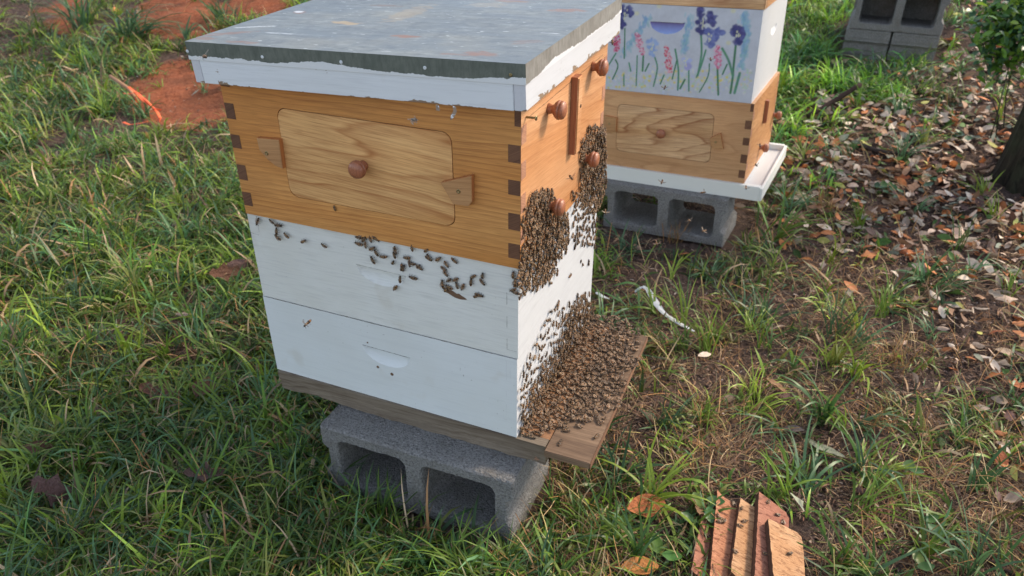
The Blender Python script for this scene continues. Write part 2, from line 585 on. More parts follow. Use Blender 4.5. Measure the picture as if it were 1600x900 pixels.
def strips(root, az, length, width, e0, bend, col, seg=4, twist=None, taper=True):
    """many curved grass blades / straws at once. e0: starting elevation, bend: how far it falls over (rad)"""
    n = len(root)
    P = [root]
    t = np.linspace(0, 1, seg + 1)
    for k in range(seg):
        el = e0 - bend * (t[k] + .5 / seg) ** 1.3
        a = az + (twist * t[k] if twist is not None else 0)
        d = np.stack([np.cos(el) * np.cos(a), np.cos(el) * np.sin(a), np.sin(el)], 1)
        P.append(P[-1] + d * (length / seg)[:, None])
    side = np.stack([-np.sin(az), np.cos(az), np.zeros(n)], 1)
    # each blade is rolled a little about its own run so the flats face different ways
    roll = rng.uniform(-.7, .7, n)
    V = np.empty((n, seg + 1, 2, 3))
    prof = np.interp(t, [0, .25, .6, .85, 1], [.7, 1, .85, .5, .06]) if taper else np.interp(t, [0, .1, .9, 1], [.6, 1, 1, .5])
    for k in range(seg + 1):
        wv = side * np.cos(roll)[:, None]
        wv = wv + np.array([0, 0, 1.0]) * np.sin(roll)[:, None]
        off = wv * (width * prof[k] * .5)[:, None]
        V[:, k, 0] = P[k] - off
        V[:, k, 1] = P[k] + off
    # never below the soil
    g = ground_h(V[..., 0].ravel(), V[..., 1].ravel()).reshape(V.shape[:3]) + .001
    V[:, 1:, :, 2] = np.maximum(V[:, 1:, :, 2], g[:, 1:] + .001)
    base = np.arange(n)[:, None] * (2 * (seg + 1))
    k = np.arange(seg)[None, :]
    q0 = base + 2 * k
    Fq = np.stack([q0, q0 + 1, q0 + 3, q0 + 2], -1).reshape(-1, 4)
    c = np.repeat(col[:, None, :], (seg + 1) * 2, 1).reshape(n, seg + 1, 2, 3).copy()
    return V.reshape(-1, 3), Fq, c.reshape(-1, 3)


def scatter(n, cx, cy, sx, sy):
    return np.stack([rng.uniform(cx - sx, cx + sx, n), rng.uniform(cy - sy, cy + sy, n)], 1)


def visible_ground(n, mg=160):
    """random ground places spread so that near ones are denser (as wide as the camera sees, plus a margin)"""
    out = []
    tot = 0
    while tot < n:
        u = rng.uniform(-mg, 1600 + mg, n)
        v = rng.uniform(-40, 900 + mg * 1.6, n)
        r = np.stack([(u - 800) / F_PX, -(v - 450) / F_PX, -np.ones(n)], 1) @ ROT.T
        zz = -.55
        for _ in range(5):
            t = (zz - CAM[2]) / r[:, 2]
            x = CAM[0] + r[:, 0] * t
            y = CAM[1] + r[:, 1] * t
            zz = ground_h(x, y)
        # equalise: partly by area so far places are not too thin
        out.append(np.stack([x, y], 1))
        tot += n
    return np.concatenate(out)[:n]


def keep_free(p, pad=0.0):
    k = np.ones(len(p), bool)
    for x0, x1, y0, y1 in BLOCKED:
        k &= ~((p[:, 0] > x0 - pad) & (p[:, 0] < x1 + pad) & (p[:, 1] > y0 - pad) & (p[:, 1] < y1 + pad))
    return k


def dist_cam(p):
    return np.sqrt((p[:, 0] - CAM[0]) ** 2 + (p[:, 1] - CAM[1]) ** 2 + (CAM[2] + .55) ** 2)


GREENS = np.array([[.098, .180, .026], [.160, .250, .030], [.072, .160, .046], [.24, .33, .040], [.10, .20, .085], [.18, .20, .045]])
DRYS = np.array([[.46, .30, .17], [.32, .185, .11], [.60, .44, .27], [.25, .145, .095], [.50, .26, .11], [.20, .135, .095]])


def pick(table, n, wts=None, jit=.18):
    i = rng.choice(len(table), n, p=None if wts is None else np.array(wts) / sum(wts))
    return table[i] * (1 + rng.normal(0, jit, (n, 1))).clip(.5, 1.7)


M['grass'] = attr_mat('green_grass_blades', .42, .36, .45, .15, 0, 30)
M['straw'] = attr_mat('dry_grass_and_straw', .75, .1, .2, .2, 0, 50)
M['chips'] = attr_mat('mulch_bits', .9, 0, .1, .3, 0, 120)


def grow_green():
    # tufts: blades spring from shared centres and lie over in all directions
    nt_ = 26000
    c = visible_ground(nt_)
    dens = sample(GREEN, c[:, 0], c[:, 1]) * (1 - .95 * np.clip(clay_amount(c[:, 0], c[:, 1]), 0, 1) ** 1.5)
    # patchiness
    pn = np.clip((.6 * vnoise(c[:, 0], c[:, 1], .10, 5) + .4 * vnoise(c[:, 0], c[:, 1], .27, 6) - .3) / .38, 0, 1)
    dens = dens ** 2.0 * (.12 + .95 * pn)
    c = c[(rng.uniform(0, 1, nt_) < dens)]
    c = c[keep_free(c, .01)]
    k = np.round(rng.integers(5, 12, len(c)) * (dist_cam(c) / 1.3).clip(.8, 3.2) ** .9).astype(int)
    idx = np.repeat(np.arange(len(c)), k)
    n = len(idx)
    d = dist_cam(c)[idx]
    p = c[idx] + rng.normal(0, 1, (n, 2)) * (.008 + .006 * d)[:, None]
    ok = keep_free(p, .004)
    p, idx, d = p[ok], idx[ok], d[ok]
    n = len(p)
    root = np.stack([p[:, 0], p[:, 1], ground_h(p[:, 0], p[:, 1])], 1)
    tall = rng.lognormal(0, .35, len(c))[idx]
    fine = rng.random(n) < .45
    g = sample(GREEN, p[:, 0], p[:, 1])
    length = (.040 + .034 * rng.random(n)) * tall.clip(.5, 1.9) * (.75 + .4 * g) * (1 + .13 * (d - 1.2).clip(0, 4))
    # blades under the hive floor stay short
    uh = (p[:, 0] > -.58) & (p[:, 0] < .2) & (p[:, 1] > -.05) & (p[:, 1] < .48)
    length = np.where(uh, np.minimum(length, .07), length)
    width = (.0026 + .0046 * rng.random(n) ** 1.9) * (1 + .24 * (d - 1.2).clip(0, 5))
    width = np.where(fine, width * .42, width)
    length = np.where(fine, length * .85, length)
    az = rng.uniform(0, 2 * np.pi, n)
    e0 = rng.uniform(.35, 1.45, n)
    bend = rng.uniform(.3, 2.1, n)
    tc = pick(GREENS, len(c), [5, 5, 4, 3, 4, 3], .30)[idx] * (.6 + .8 * vnoise(c[:, 0], c[:, 1], .16, 12))[idx][:, None]
    colr = tc * (1 + rng.normal(0, .28, (n, 1))).clip(.4, 1.9)
    fresh = (p[:, 1] > 1.75) & (p[:, 0] > .1)          # brighter grass colour round the far blocks
    colr[fresh] *= np.array([1.35, 1.6, 1.35])
    yel = (rng.random(n) < .13) & ~fresh
    colr[yel] = pick(DRYS, yel.sum(), [3, 1, 3, 1, 2, 1])
    V, Fq, cc = strips(root, az, length, width, e0, bend, colr, 4, rng.uniform(-.8, .8, n))
    print('green blades', n)
    o = link('grass', np_mesh('grass', V, Fq, M['grass'], cc, smooth=True))
    tag(o, 'green grass growing and lying over in tufts all round the hives', 'grass', kind='stuff')


def grow_clumps():
    # coarse broad-bladed bunches, longer than the turf between them
    nc = 1900
    c = visible_ground(nc, 120)
    g = sample(GREEN, c[:, 0], c[:, 1])
    c = c[rng.random(nc) < .16 + .42 * g]
    c = c[keep_free(c, .02)]
    k = rng.integers(6, 20, len(c))
    idx = np.repeat(np.arange(len(c)), k)
    n = len(idx)
    p = c[idx] + rng.normal(0, .009, (n, 2))
    ok = keep_free(p, .012); p, idx = p[ok], idx[ok]; n = len(p)
    d = dist_cam(p)
    root = np.stack([p[:, 0], p[:, 1], ground_h(p[:, 0], p[:, 1])], 1)
    main = rng.uniform(0, 6.283, len(c))[idx]
    az = main + rng.normal(0, 1.1, n)
    L = rng.uniform(.065, .15, len(c))[idx] * rng.uniform(.6, 1.15, n) * (1 + .1 * (d - 1.2).clip(0, 4))
    uh = (p[:, 0] > -.58) & (p[:, 0] < .2) & (p[:, 1] > -.05) & (p[:, 1] < .48)
    L = np.where(uh, np.minimum(L, .07), L)
    Wd = rng.uniform(.0028, .0066, len(c))[idx] * rng.uniform(.7, 1.2, n) * (1 + .12 * (d - 1.2).clip(0, 4))
    tc = pick(GREENS, len(c), [4, 5, 3, 5, 4, 2], .18)[idx] * (1 + rng.normal(0, .12, (n, 1))).clip(.6, 1.5)
    V, Fq, cc = strips(root, az, L, Wd, rng.uniform(.5, 1.4, len(c))[idx] + rng.normal(0, .15, n), rng.uniform(.3, 1.9, n), tc, 6, rng.uniform(-.6, .6, n))
    tag(link('grass', np_mesh('grass', V, Fq, M['grass'], cc, smooth=True)), 'coarse broad-bladed grass bunches standing above the finer turf', 'grass', kind='stuff')


def grow_dry():
    n = 240000
    p = visible_ground(n)
    dn = sample(DRY, p[:, 0], p[:, 1]) * (1 - .9 * np.clip(clay_amount(p[:, 0], p[:, 1]), 0, 1))
    p = p[rng.random(n) < dn * (.18 + 1.1 * np.clip((vnoise(p[:, 0], p[:, 1], .09, 21) - .3) / .4, 0, 1))]
    p = p[keep_free(p, .012)]
    n = len(p)
    d = dist_cam(p)
    root = np.stack([p[:, 0], p[:, 1], ground_h(p[:, 0], p[:, 1]) + rng.uniform(0, .008, n)], 1)
    length = (.010 + .055 * rng.random(n) ** 2.2) * (1 + .15 * (d - 1.2).clip(0, 4))
    width = (.0007 + .0013 * rng.random(n) ** 2) * (1 + .35 * (d - 1.2).clip(0, 5))
    e0 = rng.uniform(-.05, .38, n)
    dd = sample(DRY, p[:, 0], p[:, 1])
    up = rng.random(n) < .06 + .22 * np.clip(vnoise(p[:, 0], p[:, 1], .07, 33) * 2.6 - 1.45, 0, 1) * dd * 1.6
    e0[up] = rng.uniform(.5, 1.4, up.sum())
    length[up] *= 1.7
    V, Fq, cc = strips(root, rng.uniform(0, 6.283, n), length, width, e0, rng.uniform(0, .9, n), np.where(up[:, None], pick(np.array([(.50, .28, .12), (.40, .20, .08), (.42, .34, .14), (.56, .40, .22)]), n, None, .2), pick(DRYS, n, [3, 5, 1, 5, 1.2, 6], .35) * .8), 3, rng.uniform(-.5, .5, n), taper=False)
    print('straws', n)
    o = link('straw', np_mesh('straw', V, Fq, M['straw'], cc))
    tag(o, 'dry brown grass stems and straw lying loose over the dark soil', 'straw', kind='stuff')


def grow_chips():
    n = 260000
    p = visible_ground(n)
    k = 1 - .75 * sample(GREEN, p[:, 0], p[:, 1])
    k *= (1 - .8 * np.clip(clay_amount(p[:, 0], p[:, 1]), 0, 1))
    p = p[rng.random(n) < k]
    p = p[keep_free(p, .0)]
    n = len(p)
    d = dist_cam(p)
    root = np.stack([p[:, 0], p[:, 1], ground_h(p[:, 0], p[:, 1]) + rng.uniform(0, .006, n)], 1)
    tbl = np.array([[.08, .055, .046], [.15, .10, .078], [.24, .165, .125], [.36, .26, .20], [.20, .10, .07], [.05, .037, .034], [.45, .36, .30]])
    V, Fq, cc = strips(root, rng.uniform(0, 6.283, n), (.003 + .010 * rng.random(n) ** 2) * (1 + .15 * (d - 1)), (.0012 + .0032 * rng.random(n) ** 2) * (1 + .3 * (d - 1.2).clip(0, 5)),
                       rng.uniform(-.2, .6, n), rng.uniform(0, .8, n), pick(tbl, n, [5, 4, 2.2, 1.2, 1.6, 5, .5], .3), 2, None, False)
    o = link('mulch', np_mesh('mulch', V, Fq, M['chips'], cc))
    tag(o, 'crumbled bark mulch and dark plant bits covering the soil', 'mulch', kind='stuff')


# ------------------------------------------------------------------ main hive: cover
def mat_rows(o, rz=0.0, tx=0.0, ty=0.0):
    """placement with a small yaw and a small slope (tx: rise along x, ty: rise along y)"""
    r = Matrix.Rotation(rz, 4, 'Z')
    t = Matrix.Rotation(math.atan(ty), 4, 'X') @ Matrix.Rotation(-math.atan(tx), 4, 'Y')
    return Matrix.Translation(Vector(o)) @ t @ r


LW, WW = .506, .414          # box length and width
# the cover's local frame: origin at the corner nearest the camera, top face at z = 0
LID_L, LID_W, LID_H = LW + 2 * .0212, WW + 2 * .0229, .0622


def lidz(x, y):
    return .3042 + .0385 * (x + .25) + .0092 * (y - .2)


lid_o = (.0212 - .0059, -.0229 - .0032)
lid_M = mat_rows((lid_o[0], lid_o[1], lidz(.0212, -.0229)), .0021, .0385, .0092)
lid = empty('hive_cover', lid_M)
tag(lid, 'metal-topped white telescoping cover lying on the big front hive', 'hive cover')


def stain_glow_at(u, v):
    inv = lid_M.inverted()
    c = inv @ Vector(CAM)
    r = inv.to_3x3() @ Vector(ray(u, v))
    p = c - r * (c.z / r.z)
    return p.x, p.y


def build_lid():
    nx, ny = 260, 200
    X = np.linspace(-LID_L, 0, nx); Y = np.linspace(0, LID_W, ny)
    gx, gy = np.meshgrid(X, Y)
    x, y = gx.ravel(), gy.ravel()
    z = .0009 * np.sin(x * 14 + 1) * np.sin(y * 17) + rng.normal(0, .00005, len(x))
    edge = np.minimum(np.minimum(-x, x + LID_L), np.minimum(y, LID_W - y))
    z = z * np.clip(edge / .03, 0, 1)
    col = np.zeros((len(x), 3))
    # (u, v, half length, half width, angle, channel, strength)
    ST = [(632, 56, .020, .0065, 0, 0, 1.3), (750, 84, .022, .010, -.1, 0, 1.0), (715, 85, .03, .0035, 0, 0, .8), (885, 16, .026, .011, .2, 0, 1.1), (540, 36, .028, .009, -.2, 1, .9),
          (467, 19, .012, .010, 0, 0, 1.0), (467, 18.5, .008, .006, 0, 2, 1.3), (345, 53, .05, .009, .5, 0, .75), (375, 66, .03, .005, 0, 0, .8), (320, 60, .02, .008, 0, 0, .7), (400, 42, .035, .0025, .35, 2, 1.0), (440, 53, .032, .0018, 0, 2, .9),
          (800, 2, .03, .008, 0, 0, .9), (822, 66, .02, .01, .5, 0, .4), (925, 48, .02, .01, 0, 0, .5), (860, 52, .012, .0015, 0, 2, 1), (760, 8, .03, .02, 0, 1, .25), (640, 20, .02, .06, 0, 1, .35), (600, 8, .03, .006, 0, 0, .5)]  # the long faint tan streak paints a reflected glow, the others are stains
    wob = .18 * np.sin(x * 210 + 3 * np.sin(y * 150)) + .18 * np.sin(y * 260 + 2 * np.sin(x * 170))
    for u, v, a, b, ang, ch, k in ST:
        sx, sy = stain_glow_at(u, v)
        dx, dy = x - sx, y - sy
        p, q = dx * math.cos(ang) + dy * math.sin(ang), -dx * math.sin(ang) + dy * math.cos(ang)
        d = np.sqrt((p / a) ** 2 + (q / b) ** 2) + wob
        col[:, ch] = np.maximum(col[:, ch], np.clip((1.25 - d) / .35, 0, 1) * k)
    i, j = np.meshgrid(np.arange(nx - 1), np.arange(ny - 1))
    a = (j * nx + i).ravel()
    me = np_mesh('metal_top', np.stack([x, y, z], 1), np.stack([a, a + 1, a + nx + 1, a + nx], 1), M['metal_top'], col, smooth=True)
    link('metal_top', me, lid)
    # folded-down metal skirt on the four sides, 1 mm thick
    def skirt(name, lo, hi, mt):
        bm = bmesh.new()
        add_box(bm, lo, hi, .0004)
        return bm_obj(name, bm, mt, lid)
    sh = .027
    skirt('metal_skirt', (-LID_L, 0, -sh), (0, .0012, -.0001), M['skirt_shaded'])
    skirt('metal_skirt', (-LID_L, LID_W - .0012, -sh), (0, LID_W, -.0001), M['skirt_shaded'])
    skirt('metal_skirt', (-.0012, .0012, -sh), (0, LID_W - .0012, -.0001), M['skirt_lit'])
    skirt('metal_skirt', (-LID_L, .0012, -sh), (-LID_L + .0012, LID_W - .0012, -.0001), M['skirt_lit'])
    # white wooden rim: four boards
    t = .0165
    g = .0014

    def board(lo, hi, mt):
        bm = bmesh.new()
        nx_ = 60
        add_box(bm, lo, hi, .0008)
        return bm_obj('rim_board', bm, mt, lid)
    board((-LID_L + g + t, g, -LID_H), (-g - t - .0004, g + t, -.002), M['white_rim'])
    board((-LID_L + g + t, LID_W - g - t, -LID_H), (-g - t - .0004, LID_W - g, -.002), M['white_rim'])
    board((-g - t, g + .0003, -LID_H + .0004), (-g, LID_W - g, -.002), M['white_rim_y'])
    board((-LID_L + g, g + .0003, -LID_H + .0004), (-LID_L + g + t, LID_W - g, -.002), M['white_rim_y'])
    box_obj('cover_board', (-LID_L + .02, .02, -.012), (-.02, LID_W - .02, -.0035), M['landing'], lid, 0)
    # screws painted over, along the skirt's lower edge
    for u in (410, 533, 664, 798, 293):
        sx, sz = {410: 89, 533: 97, 664: 106, 798: 117, 293: 80}[u], 0
        c = lid_M.inverted() @ Vector(CAM)
        r = lid_M.inverted().to_3x3() @ Vector(ray(u, sx))
        p = c - r * (c.y / r.y)
        bm = bmesh.new()
        mt = M['white_rim'] if u != 798 else M['screw']
        add_lathe(bm, [(.0024, 0), (.0026, .0005), (.0016, .0011), (.0009, .0012), (.0008, .0004)], (p.x, 0, p.z), (0, -1, 0), 14)
        bm_obj('screw', bm, mt, lid, smooth=True)
    # curl of loose paint hanging from the lower edge
    bm = bmesh.new()
    for (u, v, pts) in ((710, 168, [(0, .0, .0), (.002, -.003, -.006), (-.001, -.005, -.012), (-.005, -.004, -.018)]), (683, 166, [(0, 0, 0), (.003, -.004, -.003), (.004, -.006, -.006)])):
        p = on_plane(u, v, 1, lid_o[1])
        o = lid_M.inverted() @ Vector(p)
        prev = None
        for k, (a, b, c) in enumerate(pts):
            wd = (.0024, .003, .003, .0008)[min(k, 3)]
            pr = [bm.verts.new((o.x + a - wd, b, -LID_H + c)), bm.verts.new((o.x + a + wd, b - .001, -LID_H + c))]
            if prev:
                bm.faces.new((prev[0], prev[1], pr[1], pr[0]))
            prev = pr
    bm_obj('paint_curl', bm, M['white_rim'], lid)


build_lid()


# ------------------------------------------------------------------ boxes
def scoop_face(bm, x0, x1, z0, z1, fn, cx, zt, hw, drop, depth, mi=0, nz=14, sag=.0):
    """wall face with a carved hand hold: straight upper edge, curved lower edge. fn(a, b, inward) maps to 3-D"""
    top = [(cx - hw + 2 * hw * k / nz, zt - sag * (k / nz)) for k in range(nz + 1)]
    bot = []
    for k in range(1, nz):
        t = -1 + 2 * k / nz
        bot.append((cx + hw * t, zt - sag * (k / nz) - drop * math.sqrt(1 - t * t)))
    hole = top + bot[::-1]
    poly_hole(bm, [(x0, z0), (x1, z0), (x1, z1), (x0, z1)], [hole], lambda a, b: fn(a, b, 0), mi)
    rows = 6
    G = []
    for r in range(rows + 1):
        f = r / rows
        row = []
        for k in range(nz + 1):
            t = -1 + 2 * k / nz
            s = math.sqrt(max(0, 1 - t * t))
            zz = zt - sag * (k / nz) - drop * s * f
            dp = depth * s * (1 - f ** 1.6)
            row.append(bm.verts.new(fn(cx + hw * t, zz, dp)))
        G.append(row)
    rim = [bm.verts.new(fn(a, b, 0)) for a, b in top]
    for r in range(rows):
        for k in range(nz):
            f = bm.faces.new((G[r][k], G[r][k + 1], G[r + 1][k + 1], G[r + 1][k]))
            f.smooth = True
            f.material_index = mi
    for k in range(nz):
        f = bm.faces.new((rim[k], rim[k + 1], G[0][k + 1], G[0][k]))
        f.material_index = mi


def white_box(name, M4, h, side_mat, front_mat, scoop, label, front_scoop=None):
    """local frame: near corner at origin, bottom at z=0, extends to -x and +y"""
    t = empty(name, M4)
    tag(t, label, 'hive box')
    bm = bmesh.new()
    cx, zt, hw, drop = scoop
    scoop_face(bm, -LW, 0, 0, h, lambda a, b, d: (a, d, b), cx, zt, hw, drop, .018, 0, sag=.002)
    bm2 = bmesh.new()
    bm_obj('side_wall', bm, side_mat, t)
    bm = bm2
    if front_scoop:
        a0, zt, hw, drop = front_scoop
        scoop_face(bm, 0, WW, 0, h, lambda a, b, d: (-d, a, b), a0, zt, hw, drop, .013, 0)
    else:
        f = bm.faces.new([bm.verts.new(p) for p in ((0, 0, 0), (0, WW, 0), (0, WW, h), (0, 0, h))])
    bm_obj('front_wall', bm, front_mat, t)
    bm = bmesh.new()
    f = bm.faces.new([bm.verts.new(p) for p in ((-LW, 0, 0), (-LW, WW, 0), (-LW, WW, h), (-LW, 0, h))])
    bm_obj('rear_wall', bm, front_mat, t)
    bm = bmesh.new()
    bm.faces.new([bm.verts.new(p) for p in ((-LW, WW, 0), (0, WW, 0), (0, WW, h), (-LW, WW, h))])
    bm_obj('far_wall', bm, side_mat, t)
    # top and bottom edges of the walls
    bm = bmesh.new()
    for z in (.0003, h - .0003):
        poly_hole(bm, [(-LW, 0), (0, 0), (0, WW), (-LW, WW)], [[(-LW + .019, .019), (-.019, .019), (-.019, WW - .019), (-LW + .019, WW - .019)]], lambda a, b: (a, b, z))
    for q in (((-LW + .019, .019), (-.019, .019)), ((-.019, .019), (-.019, WW - .019)), ((-.019, WW - .019), (-LW + .019, WW - .019)), ((-LW + .019, WW - .019), (-LW + .019, .019))):
        (a, b), (c, d) = q
        bm.faces.new([bm.verts.new(p) for p in ((a, b, .001), (c, d, .001), (c, d, h - .001), (a, b, h - .001))])
    bm_obj('wall_edge', bm, side_mat, t)
    return t


def cracks(parent, segs, y=-.00025, w=.0005, mat=None, name='joint_lip_line', fn=None):
    for (a, b, c, d) in segs:
        bm = bmesh.new()
        L = math.hypot(c - a, d - b)
        n = max(2, int(L / .004))
        prev = None
        for k in range(n + 1):
            f = k / n
            px, pz = a + (c - a) * f, b + (d - b) * f
            wd = w * random.uniform(.35, 1.0) * .5
            nx, nz = -(d - b) / L * wd, (c - a) / L * wd
            P1, P2 = (px + nx, y, pz + nz), (px - nx, y, pz - nz)
            if fn:
                P1, P2 = fn(*P1), fn(*P2)
            cur = [bm.verts.new(P1), bm.verts.new(P2)]
            if prev:
                bm.faces.new((prev[0], prev[1], cur[1], cur[0]))
            prev = cur
        bm_obj(name, bm, mat or M['dark_hole'], parent)


H1, H2 = .1703, .1690
wo = (-.0042, .0035)
ZB = -(H1 + H2)
up_M = mat_rows((wo[0], wo[1], -H1), -.0057)
lo_M = mat_rows((wo[0] - .0012, wo[1] - .0005, ZB), -.0062)
M['white_front'] = white_paint('white_paint_front', (.60, .61, .63), 'Y', 1.4, None, .3, 3.3)  # front tone lowered below the side paint to offset the sunlight
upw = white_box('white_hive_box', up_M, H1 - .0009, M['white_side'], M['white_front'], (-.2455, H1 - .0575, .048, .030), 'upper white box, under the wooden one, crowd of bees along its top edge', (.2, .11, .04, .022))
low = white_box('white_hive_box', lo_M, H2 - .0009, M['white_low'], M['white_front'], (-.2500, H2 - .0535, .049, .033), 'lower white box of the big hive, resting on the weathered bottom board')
cracks(upw, [(-.019, .014, -.019, .036), (-.019, .014, -.001, .014), (-.019, .056, -.019, .078), (-.019, .100, -.019, .122), (-.4865, .135, -.4865, .165), (-.506, .130, -.488, .128)], w=.0006)
cracks(low, [(-.019, .120, -.019, .160), (-.012, .125, -.0125, .148), (-.019, .045, -.019, .068), (-.019, .085, -.0195, .098)], w=.0006, mat=M['white_front'])


# dark brown broken line along the joint of the two boxes
_k = 0
while _k < 12:
    a_ = -LW + .001 + _k * (LW - .002) / 12
    cracks(low, [(a_, H2 - .0008 + random.uniform(-.0003, .0003), a_ + (LW - .002) / 12, H2 - .0008 + random.uniform(-.0003, .0003))], y=-.0006, w=random.choice((.0007, .0011, .0017)), mat=M['seam_brown'], name='seam_line')
    _k += 1


cracks(low, [(-.298, H2 - .0536, -.202, H2 - .0556)], y=-.0004, w=.0009)  # dark broken line along the hand hold's upper lip
cracks(upw, [(-.292, H1 - .0576, -.199, H1 - .0596)], y=-.0004, w=.0005)  # thinner dark line along the other hand hold's lip


def chip(parent, cx, cz, pts, mat, y=-.0004):
    bm = bmesh.new()
    bm.faces.new([bm.verts.new((cx + a, y, cz + b)) for a, b in pts])
    bm_obj('paint_chip', bm, mat, parent)


M['bare'] = wood('bare_chip_wood', (.22, .13, .08), (.17, .10, .06), (.1, .05, .03), 'X', 30, .4)
chip(upw, -.112, H1 - .0720, [(-.022, .008), (-.006, .007), (.006, .001), (.010, .002), (.015, -.001), (.022, -.004), (.024, -.0065), (.012, -.0085), (.002, -.007), (-.012, -.001)], M['bare'])
for cx, cz, r in ((-.271, H2 - .0955, .0028), (-.2425, H2 - .1035, .0034), (-.287, H2 - .046, .0016)):
    bm = bmesh.new()
    add_lathe(bm, [(r, 0), (r * .9, .0006), (r * .45, .0007), (r * .3, .0002)], (cx, 0, cz), (0, -1, 0), 12)
    bm_obj('nail_head', bm, M['bare'], low, smooth=True)


def knob_mesh(size=1.0, name='knob'):
    bm = bmesh.new()
    s = size
    prof = [(.0082, 0), (.0078, .002), (.0066, .0055), (.0070, .008), (.0115, .0115), (.0140, .0150), (.0143, .0175), (.0128, .0182), (.0131, .0196), (.0138, .0205), (.0125, .0238), (.0085, .0262), (.0035, .0272)]
    add_lathe(bm, [(a * s, b * s) for a, b in prof], (0, 0, 0), (0, 0, 1), 28)
    me = bpy.data.meshes.new(name)
    bmesh.ops.recalc_face_normals(bm, faces=bm.faces)
    bm.to_mesh(me)
    bm.free()
    me.materials.append(M['knob'])
    return me


KNOB = knob_mesh()


def part_of(p, lo, hi, names):
    k = [min(len(nm) - 1, max(0, int((q - a) / (b - a) * len(nm)))) for q, a, b, nm in zip(p, lo, hi, names)]
    return ' '.join(nm[i] for nm, i in zip(names, k))


def put_knob(parent, loc, axis, name='knob', scale=1.0):
    o = link(name, KNOB, parent)
    o.location = loc
    o.rotation_euler = Vector(axis).to_track_quat('Z', 'Y').to_euler()
    o.scale = (scale,) * 3
    return o


def prism(name, pts, y0, y1, mats, parent, fn=lambda a, y, b: (a, y, b), bev=.0008):
    """polygon in the wall plane extruded from y0 (outer) to y1"""
    bm = bmesh.new()
    A = [bm.verts.new(fn(a, y0, b)) for a, b in pts]
    B = [bm.verts.new(fn(a, y1, b)) for a, b in pts]
    f0 = bm.faces.new(A)
    bm.faces.new(B)
    n = len(pts)
    sides = []
    for k in range(n):
        f = bm.faces.new((A[k], A[(k + 1) % n], B[(k + 1) % n], B[k]))
        sides.append(f)
        f.material_index = 1 if isinstance(mats, list) and len(mats) > 1 else 0
    if bev:
        bmesh.ops.bevel(bm, geom=[e for e in f0.edges], offset=bev, segments=2, affect='EDGES')
    return bm_obj(name, bm, mats, parent)


def screw_at(parent, p, axis, r=.0034, mat=None):
    bm = bmesh.new()
    add_lathe(bm, [(r, -.0004), (r, .0004), (r * .85, .0007), (r * .38, .0007), (r * .34, -.0002)], p, axis, 14)
    return bm_obj('screw', bm, mat or M['screw'], parent, smooth=True)


FING = [(.2436, .2205), (.194, .168), (.142, .1190), (.0905, .0635), (.0412, .0162)]
COMP = [(.2205, .194), (.168, .142), (.1190, .0905), (.0635, .0412), (.0162, .0004)]


